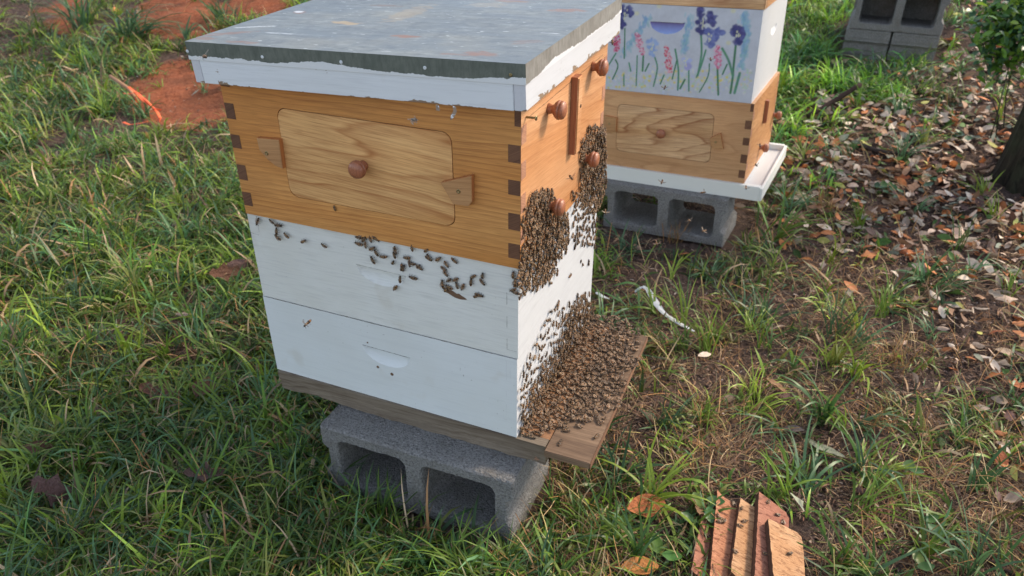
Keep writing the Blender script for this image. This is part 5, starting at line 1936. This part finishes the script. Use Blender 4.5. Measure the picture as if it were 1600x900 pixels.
def leaf_material(name, a, b, trans=.12):
    q = N(name)
    v = q.co()
    rnd = q.n('ShaderNodeObjectInfo').outputs['Random']
    vein = q.n('ShaderNodeTexWave', wave_type='BANDS', bands_direction='DIAGONAL', ins={'Vector': v, 'Scale': 5, 'Distortion': 1.5}).outputs['Fac']
    c = q.mix(q.noise(v, 4, 4, .6), a, b)
    c = q.mix(q.math('MULTIPLY', vein, .07), c, tuple(x * .5 for x in b))
    c = q.mix(q.ramp(q.noise(v, 11, 4, .7), [(.5, 0), (.7, .5)]), c, tuple(x * .45 for x in b))
    c = q.n('ShaderNodeHueSaturation', ins={'Color': c, 'Value': q.n('ShaderNodeMapRange', ins={0: rnd, 3: .6, 4: 1.35}).outputs[0], 'Hue': q.n('ShaderNodeMapRange', ins={0: rnd, 3: .485, 4: .512}).outputs[0]}).outputs[0]
    q.fin(c, .65, q.bump(q.noise(v, 9, 4, .7), .5, .03), spec=.3)
    tr = q.n('ShaderNodeBsdfTranslucent', ins={'Color': c})
    mx = q.n('ShaderNodeMixShader', ins={0: trans, 1: q.b.outputs[0], 2: tr.outputs[0]})
    q.t.links.new(mx.outputs[0], q.out.inputs[0])
    return q.m


LM = {'tan': leaf_material('tan_leaf', (.56, .41, .29), (.42, .28, .19)), 'brown': leaf_material('brown_leaf', (.30, .16, .09), (.17, .085, .05)), 'orange': leaf_material('orange_leaf', (.58, .22, .08), (.42, .13, .05)),
      'grey': leaf_material('grey_green_leaf', (.30, .32, .24), (.20, .21, .15)), 'pale': leaf_material('pale_leaf', (.50, .42, .34), (.36, .27, .20)), 'green': leaf_material('green_fallen_leaf', (.09, .17, .04), (.05, .11, .03)), 'yellow': leaf_material('yellow_leaf', (.45, .45, .12), (.34, .33, .08)),
      'purple': leaf_material('purple_brown_leaf', (.16, .085, .075), (.09, .05, .045))}
LEAF_ME = {}


def leaf_obj(p, size, kind, shape=None, rot=None, label=None, grp=None):
    shape = random.randrange(9) if shape is None else shape
    key = (shape, kind)
    if key not in LEAF_ME:
        LEAF_ME[key] = np_mesh('fallen_leaf', *LEAF_A[shape], LM[kind], smooth=True)
    o = bpy.data.objects.new('fallen_leaf', LEAF_ME[key])
    COL.objects.link(o)
    o.location = p
    o.rotation_euler = rot or (random.gauss(0, .45), random.gauss(0, .45), random.uniform(0, 6.28))
    o.scale = (size,) * 3
    tag(o, label or f'{kind} dead leaf lying on the ground', 'leaf', grp)
    return o


NAMED = [(352, 425, .075, 'brown', 'curled brown leaf standing in the grass left of the upper white box', (1.0, .3, 1.2)), (375, 412, .06, 'purple', 'narrow brown leaf right beside the curled one, left of the white box', (.9, .2, 1.0)), (250, 612, .085, 'brown', 'wide flat brown leaf on the grass left of the bottom board', (.1, .1, .1)), (318, 605, .07, 'brown', 'brown leaf in the grass just left of the bottom board', (.3, .2, 2.0)),
         (320, 738, .06, 'purple', 'greyish purple leaf in the dark grass below the bottom board corner', (.2, .2, .6)), (88, 765, .085, 'purple', 'dark reddish leaf upright in the grass near the lower left corner', (.8, 1.0, 1.3)), (60, 700, .05, 'brown', 'small brown leaf in the grass at the left', (.2, .1, .4)), (285, 490, .03, 'pale', 'tiny pale leaf on the grass left of the white box', (.1, .1, .4)),
         (1205, 603, .075, 'brown', 'curled brown leaf on the soil right of the landing plank', (.5, .1, 2.5)), (1225, 615, .05, 'purple', 'small dark leaf beside the curled one, right of the landing plank', (.3, .2, .5)), (1290, 700, .085, 'grey', 'long translucent grey-green leaf on the dark soil', (.3, .3, 2.4)), (1355, 770, .04, 'purple', 'dark leaf scrap on bare soil', (.2, .2, 0.)),
         (1010, 790, .075, 'orange', 'rusty red leaf in the grass left of the boards', (.4, .2, .8)), (1090, 790, .05, 'brown', 'dead brown leaf at the far tip of the boards', (.5, .3, 1.8)), (1000, 885, .06, 'orange', 'rusty leaf at the lower edge between hive and boards', (.2, .1, .5)), (1308, 247, .045, 'yellow', 'yellow-green leaf on the litter right of the back hive', (.9, .1, 1.2)),
         (1360, 198, .060, 'tan', 'smooth tan leaf lying flat, largest in the litter', (.15, .05, .2)), (1345, 135, .05, 'pale', 'pale upright leaf at the end of the dark branch', (1.2, .3, .6)), (1572, 552, .05, 'tan', 'tan curled leaf at the right edge of the bare soil', (.3, .3, .2)), (1520, 545, .04, 'tan', 'tan leaf beside the dark twig', (.3, .5, 1.)),
         (1590, 600, .05, 'orange', 'bright orange leaf at the right edge', (.2, .3, .4)), (1470, 690, .035, 'green', 'small green leaf on the soil at lower right', (.5, .2, 1.4)), (1220, 250, .04, 'brown', 'brown leaf at the outer corner of the cream bottom board', (.4, .4, .2))]
for u, v, s, kd, lab, ro in NAMED:
    p = gp(u, v, .012 + .25 * s * abs(math.sin(ro[0])) + (.030 if u < 500 else .008))
    leaf_obj(p, s * (1.25 if u < 500 else 1.1), kd, rot=ro, label=lab)


def litter():
    n = 56000
    p = visible_ground(n)
    k = sample(LEAF, p[:, 0], p[:, 1])
    sp = rng.random(n) < .0015
    p = p[(rng.random(n) < k ** 1.2 * .75) | sp]
    p = p[keep_free(p, .02)]
    d = dist_cam(p)
    order = np.argsort(d)
    u, v = project(np.stack([p[:, 0], p[:, 1], ground_h(p[:, 0], p[:, 1])], 1))
    infr = (u > 0) & (u < 1600) & (v > 0) & (v < 900)
    kinds = ['tan', 'brown', 'orange', 'grey', 'pale', 'green', 'yellow', 'purple']
    wts = np.array([6, 4, 3.6, 1.8, 4, 1.6, .4, 1.2]); wts /= wts.sum()
    made = 0
    lists = {}
    for i in order:
        kd = kinds[rng.choice(8, p=wts)]
        sz = float(rng.uniform(.022, .052)) * (1.0 if d[i] < 2.4 else 1.1)
        z = float(ground_h(p[i, 0], p[i, 1])) + float(rng.uniform(.006, .022))
        if infr[i] and made < 265 and sz > .034 and rng.random() < .4:
            made += 1
            where = 'in the litter near the tree foot' if u[i] > 1430 else 'in the litter between back hive and tree'
            if v[i] > 320: where = 'on the bare soil at the right'
            if v[i] < 120: where = 'on the sunlit litter beyond the tree'
            if u[i] < 1150: where = 'among the grass blades'
            leaf_obj((p[i, 0], p[i, 1], z), sz, kd, label=f"{['small', 'middling', 'large'][min(2, int((sz - .034) / .008))]} {['flat', 'tilted', 'curled'][made % 3]} {kd} dead leaf {where}, {part_of((v[i], u[i]), (0, 900), (560, 1600), (('farthest', 'far', 'midway', 'near', 'nearest'), ('left', 'centre-left', 'centre-right', 'right')))}", grp=f'{kd} leaves {where}')
        else:
            lists.setdefault('x', []).append((p[i, 0], p[i, 1], z, sz, kd))
    tone = {'tan': (.62, .45, .33), 'brown': (.32, .18, .105), 'orange': (.55, .20, .07), 'grey': (.32, .34, .25), 'pale': (.66, .54, .43), 'green': (.10, .19, .045), 'yellow': (.5, .48, .14), 'purple': (.18, .10, .085)}
    Vs, Fs, Cs, b = [], [], [], 0
    for x, y, z, sz, kd in lists.get('x', []):
        V, Fq = LEAF_LOW[rng.integers(9)]
        e = Matrix.Rotation(random.uniform(0, 6.28), 3, 'Z') @ Matrix.Rotation(random.gauss(0, .5), 3, 'X') @ Matrix.Rotation(random.gauss(0, .4), 3, 'Y')
        Vs.append(V * sz @ np.array(e).T + np.array([x, y, z])); Fs.append(Fq + b); b += len(V)
        Cs.append(np.tile(np.array(tone[kd]) * random.uniform(.6, 1.35), (len(V), 1)))
    print('leaves', made, len(Vs))
    tag(link('leaf_litter', np_mesh('leaf_litter', np.concatenate(Vs), np.concatenate(Fs), M['litter'], np.concatenate(Cs), smooth=True)), 'carpet of small dead leaves between the hives and the tree', 'leaf litter', kind='stuff')


M['litter'] = attr_mat('mixed_dead_leaves', .65, .12, .3, .2, 0, 90)
litter()


# ------------------------------------------------------------------ tufts, sticks and odd things
def tuft(u, v, n, length, width, cols, label, name='grass_tuft', e=(.6, 1.5), bend=(.4, 1.8), dirs=None, cat='grass tuft', spread=.012, mat='grass'):
    c = gp(u, v)
    p = np.stack([rng.normal(0, spread, n), rng.normal(0, spread, n)], 1)
    root = np.stack([c[0] + p[:, 0], c[1] + p[:, 1], ground_h(c[0] + p[:, 0], c[1] + p[:, 1])], 1)
    az = rng.uniform(0, 6.283, n) if dirs is None else rng.normal(dirs[0], dirs[1], n)
    V, Fq, cc = strips(root, az, rng.uniform(.55, 1.15, n) * length, rng.uniform(.6, 1.25, n) * width, rng.uniform(*e, n), rng.uniform(*bend, n), pick(np.array(cols), n, None, .18), 6, rng.uniform(-.5, .5, n))
    o = link(name, np_mesh(name, V - c, Fq, M[mat], cc, smooth=True), None, c)
    tag(o, label, cat)
    return o


YG = [(.14, .24, .03), (.10, .20, .03), (.17, .26, .045)]
BG = [(.06, .13, .06), (.08, .16, .075), (.05, .11, .045), (.11, .19, .09)]
GG = [(.06, .13, .03), (.09, .17, .035), (.05, .11, .035)]
OR = [(.36, .19, .08), (.42, .24, .10), (.28, .15, .07), (.24, .2, .07)]
tuft(1205, 375, 16, .20, .0085, YG, 'bright yellow-green broad-bladed tuft right of the back block', dirs=(.3, .9), e=(.5, 1.2), bend=(.2, 1.1))
tuft(1185, 350, 8, .16, .006, GG, 'upright green tuft under the corner of the cream bottom board', e=(1.1, 1.5), bend=(.1, .7))
tuft(1195, 505, 30, .13, .0045, BG + GG, 'green tuft on the soil, centre right')
tuft(1195, 545, 12, .11, .0045, YG + GG, 'small fresh green tuft just nearer than the centre right one', e=(.8, 1.4), bend=(.2, 1.))
tuft(1380, 480, 20, .14, .005, YG + GG, 'fresh green tuft with blades pointing right, beyond the dark twig', dirs=(.2, 1.1), e=(.3, 1.1))
tuft(1340, 740, 26, .14, .005, BG + YG, 'green tuft above the bare soil at lower right')
tuft(1165, 500, 14, .12, .0045, BG, 'blue-green tuft right of the white plastic strip')
tuft(945, 850, 30, .13, .005, GG + YG, 'dense fresh tuft below the landing plank corner')
tuft(1035, 670, 24, .10, .004, GG + BG, 'green tuft just outside the landing plank')
tuft(968, 745, 20, .12, .006, BG + GG, 'blue-green tuft beside the outer corner of the landing plank')
tuft(1000, 590, 30, .08, .002, OR, 'rusty orange dry tuft at the outer edge of the landing plank', 'dry_grass_tuft', mat='straw')
tuft(1395, 570, 60, .10, .0018, OR, 'tall orange dry tuft on the right', 'dry_grass_tuft', e=(.5, 1.5), bend=(.1, .9), mat='straw', spread=.02)
tuft(1375, 665, 70, .09, .0018, OR, 'large orange dry tuft beside the bare soil', 'dry_grass_tuft', e=(.5, 1.5), bend=(.1, .9), mat='straw', spread=.025)
tuft(1125, 520, 34, .08, .0018, OR, 'rusty dry tuft on the soil past the white plastic strip', 'dry_grass_tuft', mat='straw')
tuft(1322, 535, 34, .07, .0018, OR, 'small rusty dry tuft among twigs', 'dry_grass_tuft', mat='straw')
tuft(1285, 330, 36, .10, .0022, OR, 'dry orange tuft right of the cream bottom board', 'dry_grass_tuft', e=(.9, 1.5), bend=(.1, .5), mat='straw')
tuft(1055, 378, 30, .08, .0025, OR, 'dry brown tuft in front of the middle web of the back block', 'dry_grass_tuft', e=(.9, 1.5), bend=(.1, .6), mat='straw')
tuft(985, 395, 26, .14, .006, BG, 'blue-green tuft in front of the left hollow of the back block', e=(.5, 1.2))
tuft(1200, 395, 16, .10, .005, GG, 'green tuft between the two hives at the right')
tuft(130, 48, 46, .34, .010, GG + BG, 'tall green tuft on the red clay at top left', e=(.9, 1.5), bend=(.3, 1.6), spread=.03)
tuft(205, 62, 60, .38, .010, BG, 'long bent blue-green tuft at top left, right of the tall one', dirs=(.1, .9), e=(.6, 1.3), bend=(.8, 1.9), spread=.04)
tuft(40, 42, 30, .34, .006, [(.2, .22, .14), (.16, .17, .10)], 'pale arching tuft in the top left corner', dirs=(0, .8), e=(.4, 1.0), bend=(.8, 1.5), spread=.05)
tuft(350, 40, 34, .26, .009, GG, 'green tuft on red clay above the left end of the cover', dirs=(2.6, .9), e=(.5, 1.2), spread=.04)
tuft(55, 640, 26, .13, .005, BG, 'long-bladed tuft at the left edge, beside a dead leaf')
tuft(520, 760, 30, .12, .006, GG, 'broad-bladed tuft in front of the left hollow of the big block')
tuft(590, 815, 40, .12, .005, GG + YG, 'dense tuft below the big block')
tuft(470, 720, 26, .12, .005, GG, 'tuft left of the big block under the bottom board')
tuft(865, 790, 12, .09, .004, YG, 'thin fresh tuft against the sunlit end of the big block', e=(1.0, 1.5), bend=(.1, .8))
tuft(120, 860, 30, .15, .005, GG + BG, 'long-bladed tuft near the lower left corner')
tuft(450, 430, 24, .14, .005, GG, 'tuft touching the far left edge of the white boxes')
tuft(300, 365, 22, .15, .005, YG, 'fresh green tuft left of the wooden box')
tuft(120, 480, 26, .13, .005, BG, 'blue-green tuft in the middle of the left grass')
tuft(1500, 690, 24, .11, .004, GG + YG, 'green tuft near the right edge, lower part')
tuft(1580, 640, 20, .12, .0045, GG, 'green tuft at the right edge')
tuft(1560, 890, 14, .12, .005, GG, 'green tuft in the lower right corner')
tuft(1340, 170, 14, .14, .006, YG, 'fresh green sprout among the dead leaves by the branch', e=(.9, 1.4))
tuft(1460, 150, 40, .18, .005, [(.16, .2, .06), (.10, .15, .04)], 'yellowish tuft in front of the far concrete blocks', spread=.05)
tuft(1390, 130, 50, .20, .006, GG + BG, 'lush green tuft below the far concrete blocks', spread=.06, e=(.9, 1.5))


def stick(pts, radii, label, name='fallen_branch', cat='branch', col=(.06, .042, .032), dz=.01):
    P = [gp(u, v, h) for u, v, h in pts]
    c = P[0].copy()
    # finer, slightly crooked run
    Q, Rr = [], []
    for k in range(len(P) - 1):
        for i in range(5):
            f = i / 5
            Q.append(P[k] * (1 - f) + P[k + 1] * f - c + rng.normal(0, .0012, 3))
            Rr.append(radii[k] * (1 - f) + radii[k + 1] * f)
    Q.append(P[-1] - c); Rr.append(radii[-1])
    bm = bmesh.new()
    add_tube(bm, Q, Rr, 7, jit=.15)
    o = bm_obj(name, bm, plain(label[:20].replace(' ', '_'), col, .9, 0, .5, 60, .15), None, c)
    tag(o, label, cat)
    return o


stick([(1262, 182, .02), (1300, 160, .05), (1345, 132, .10)], [.009, .011, .010], 'dark forked branch leaning over the litter right of the painted box', col=(.05, .032, .028))
stick([(1300, 160, .04), (1315, 170, .015), (1320, 178, .01)], [.006, .005, .003], 'short dark side twig under the leaning branch')
stick([(1342, 226, .012), (1380, 238, .018), (1425, 241, .015), (1470, 222, .02), (1500, 212, .01)], [.008, .010, .009, .007, .005], 'long dark branch lying through the litter before the tree', col=(.045, .035, .032))
stick([(1482, 848, .006), (1530, 868, .010), (1590, 902, .008)], [.003, .0042, .004], 'dark stick on the soil in the lower right corner', col=(.055, .035, .03))
stick([(1424, 516, .012), (1455, 522, .016), (1486, 537, .010)], [.0022, .0028, .002], 'thin dark twig ending in a seed head at the right', 'twig', 'twig')
stick([(1430, 330, .006), (1434, 360, .03), (1445, 395, .02), (1452, 415, .01)], [.002, .002, .0025, .002], 'thin upright twig by the litter below the tree', 'twig', 'twig', (.2, .13, .09))
stick([(1370, 210, .03), (1385, 190, .05), (1392, 175, .03)], [.002, .002, .002], 'pale thin twig over the largest tan leaf', 'twig', 'twig', (.3, .24, .18))
stick([(1530, 355, .01), (1560, 335, .03), (1572, 325, .02)], [.002, .002, .0015], 'tan twig on the bare soil below the trunk', 'twig', 'twig', (.3, .19, .12))
stick([(1510, 268, .01), (1540, 262, .03), (1556, 256, .03)], [.006, .006, .004], 'reddish root stub at the foot of the trunk', 'root', 'root', (.10, .06, .045))
stick([(120, 660, .02), (100, 695, .03), (88, 720, .01)], [.0016, .002, .0014], 'straw-coloured stem crossing the grass at the left', 'twig', 'twig', (.4, .26, .12))
stick([(700, 692, .02), (715, 700, .02)], [.001, .001], 'scrap of stem behind the bottom board', 'twig', 'twig')


def ribbon(name, path, width, mat, parent=None, origin=None, up=(0, 0, 1), roll=0.0):
    """a strip of real thickness along a path"""
    bm = bmesh.new()
    P = [Vector(p) - Vector(origin if origin is not None else (0, 0, 0)) for p in path]
    prev = None
    for k, p in enumerate(P):
        d = (P[min(k + 1, len(P) - 1)] - P[max(k - 1, 0)]).normalized()
        s = d.cross(Vector(up)).normalized()
        n = s.cross(d)
        a = roll * k
        s2 = s * math.cos(a) + n * math.sin(a)
        n2 = s2.cross(d)
        wd = width[k] if isinstance(width, (list, tuple)) else width
        cur = [bm.verts.new(p + s2 * wd * .5 + n2 * .0004), bm.verts.new(p + s2 * wd * .15 + n2 * .0018), bm.verts.new(p - s2 * wd * .5 + n2 * .0004), bm.verts.new(p - s2 * wd * .5 - n2 * .0002), bm.verts.new(p + s2 * wd * .5 - n2 * .0002)]
        if prev:
            for i in range(5):
                bm.faces.new((prev[i], prev[(i + 1) % 5], cur[(i + 1) % 5], cur[i]))
        else:
            bm.faces.new(cur)
        prev = cur
    bm.faces.new(prev)
    return bm_obj(name, bm, mat, parent, origin if parent is None else None)


M['plastic'] = plain('dirty_white_plastic', (.62, .64, .66), .4, 0, .12, 60)
pth = [gp(u, v, h) for u, v, h in ((992, 456, .012), (998, 451, .022), (1005, 448, .028), (1012, 452, .030), (1018, 462, .026), (1026, 475, .022), (1035, 487, .018), (1043, 494, .015), (1053, 500, .013), (1066, 508, .010), (1085, 518, .006))]
o = ribbon('plastic_strip', pth, [.008, .012, .012, .014, .018, .020, .014, .012, .016, .012, .006], M['plastic'], origin=pth[0])
tag(o, 'dirty white bent plastic strip on the soil right of the big hive', 'plastic strip')
pth = [gp(u, v, h) for u, v, h in ((932, 457, .02), (941, 463, .018), (952, 467, .008))]
o = ribbon('plastic_scrap', pth, [.010, .012, .004], M['plastic'], origin=pth[0])
tag(o, 'small white scrap in the grass just beside the big hive', 'plastic scrap')

# survey stake with flagging tape
M['tape'] = plain('orange_flagging_tape', (.80, .13, .04), .6, 0, .12, 50)
s0 = gp(213, 147, .06)
stk = empty('marker_stake', loc=tuple(s0))
tag(stk, 'short wooden stake with bright orange flagging tape beside the red clay', 'marker stake')
bm = bmesh.new()
add_tube(bm, [Vector(gp(172, 119, .10)) - Vector(s0), Vector(gp(200, 138, .07)) - Vector(s0), Vector(gp(218, 162, .012)) - Vector(s0)], [.008, .009, .007], 6)
bm_obj('stake', bm, plain('stake_wood', (.38, .2, .11), .8), stk)


def tape(pts, w_):
    P = [Vector(gp(u, v, h)) - Vector(s0) for u, v, h in pts]
    ribbon('flagging_tape', P, w_, M['tape'], stk, (0, 0, 0), roll=.15)


tape([(193, 146, .06), (203, 147, .075), (212, 144, .08), (218, 146, .07)], .014)
tape([(201, 136, .09), (209, 142, .085), (217, 147, .07), (230, 158, .07), (242, 170, .06), (252, 172, .05)], .013)
tape([(213, 145, .08), (222, 155, .07), (236, 166, .06), (246, 175, .05), (250, 184, .035), (247, 190, .02)], .014)
tape([(214, 146, .07), (212, 152, .05), (213, 160, .03)], .010)
tape([(193, 191, .03), (203, 195, .035), (218, 193, .04), (231, 190, .035)], .014)

# small broad-leaved seedlings
def seedling(u, v, leaves, label, h0=.03):
    c = gp(u, v)
    Vs, Fs, Cs, b = [], [], [], 0
    st = bmesh.new()
    t = empty('seedling', loc=tuple(c))
    tag(t, label, 'seedling')
    for (du, dv, sz, az, el, col) in leaves:
        V, Fq = LEAF_A[2]
        tip = gp(u + du, v + dv, h0)
        e = Matrix.Rotation(az, 3, 'Z') @ Matrix.Rotation(-el, 3, 'Y')
        Vl = (V * np.array([1, 1.3, .6]) * sz) @ np.array(e).T + (tip - c)
        me = np_mesh('leaf', Vl, Fq, M['leafgreen'], np.tile(np.array(col), (len(V), 1)), smooth=True)
        link('leaf', me, t)
        add_tube(st, [Vector((0, 0, 0)), Vector(Vl[-1])], [.001, .0008], 5)
    bm_obj('stem', st, M['leafgreen2'], t)


M['leafgreen2'] = plain('seedling_stem', (.12, .16, .05), .6)
seedling(1100, 800, [(-10, -18, .034, 2.2, .3, (.18, .26, .06)), (10, 4, .032, -1.2, -.3, (.08, .20, .06)), (18, -18, .034, .2, .0, (.05, .14, .04)), (-25, 8, .028, 2.9, .2, (.07, .15, .04))], 'small broad-leaved seedling growing against the left of the boards')
seedling(1050, 868, [(0, 0, .034, .1, .1, (.10, .24, .05)), (-25, -18, .035, 2.0, .2, (.12, .22, .04))], 'small seedling with one rounded leaf below the landing plank')
seedling(1420, 735, [(0, -8, .030, 1.2, .3, (.14, .22, .07)), (12, 0, .028, 0, .1, (.08, .17, .05))], 'pale green seedling above the bare soil')
seedling(1455, 810, [(0, 0, .028, .5, .3, (.09, .19, .05)), (8, 18, .034, -.8, .1, (.07, .16, .05)), (-20, 62, .028, 2, .2, (.15, .22, .06)), (-8, 75, .028, .3, .2, (.08, .17, .05))], 'green seedling on the bare soil at lower right')
seedling(1043, 480, [(0, -4, .02, 1.4, .5, (.14, .20, .05)), (10, 8, .02, .2, .2, (.12, .18, .05)), (-4, 22, .02, -1.2, .1, (.10, .18, .04))], 'tiny yellow-green seedling poking up beside the plastic strip')
for k, (u, v) in enumerate(((1395, 300), (1450, 280), (1380, 290), (1440, 205), (1500, 210))):
    seedling(u, v, [(random.uniform(-14, 14), random.uniform(-8, 8), random.uniform(.025, .04), random.uniform(0, 6.28), random.uniform(0, .5), random.choice([(.05, .13, .04), (.08, .17, .04), (.04, .09, .035)])) for _ in range(6)],
             ['dark green seedling in the litter right of the dry tuft', 'green seedling in the litter below the lying branch', 'low green seedling beside the dark green one in the litter', 'green seedling behind the lying branch', 'green seedling nearest the foot of the tree'][k])

grow_green()
grow_clumps()
grow_dry()
grow_chips()
bpy.context.view_layer.update()
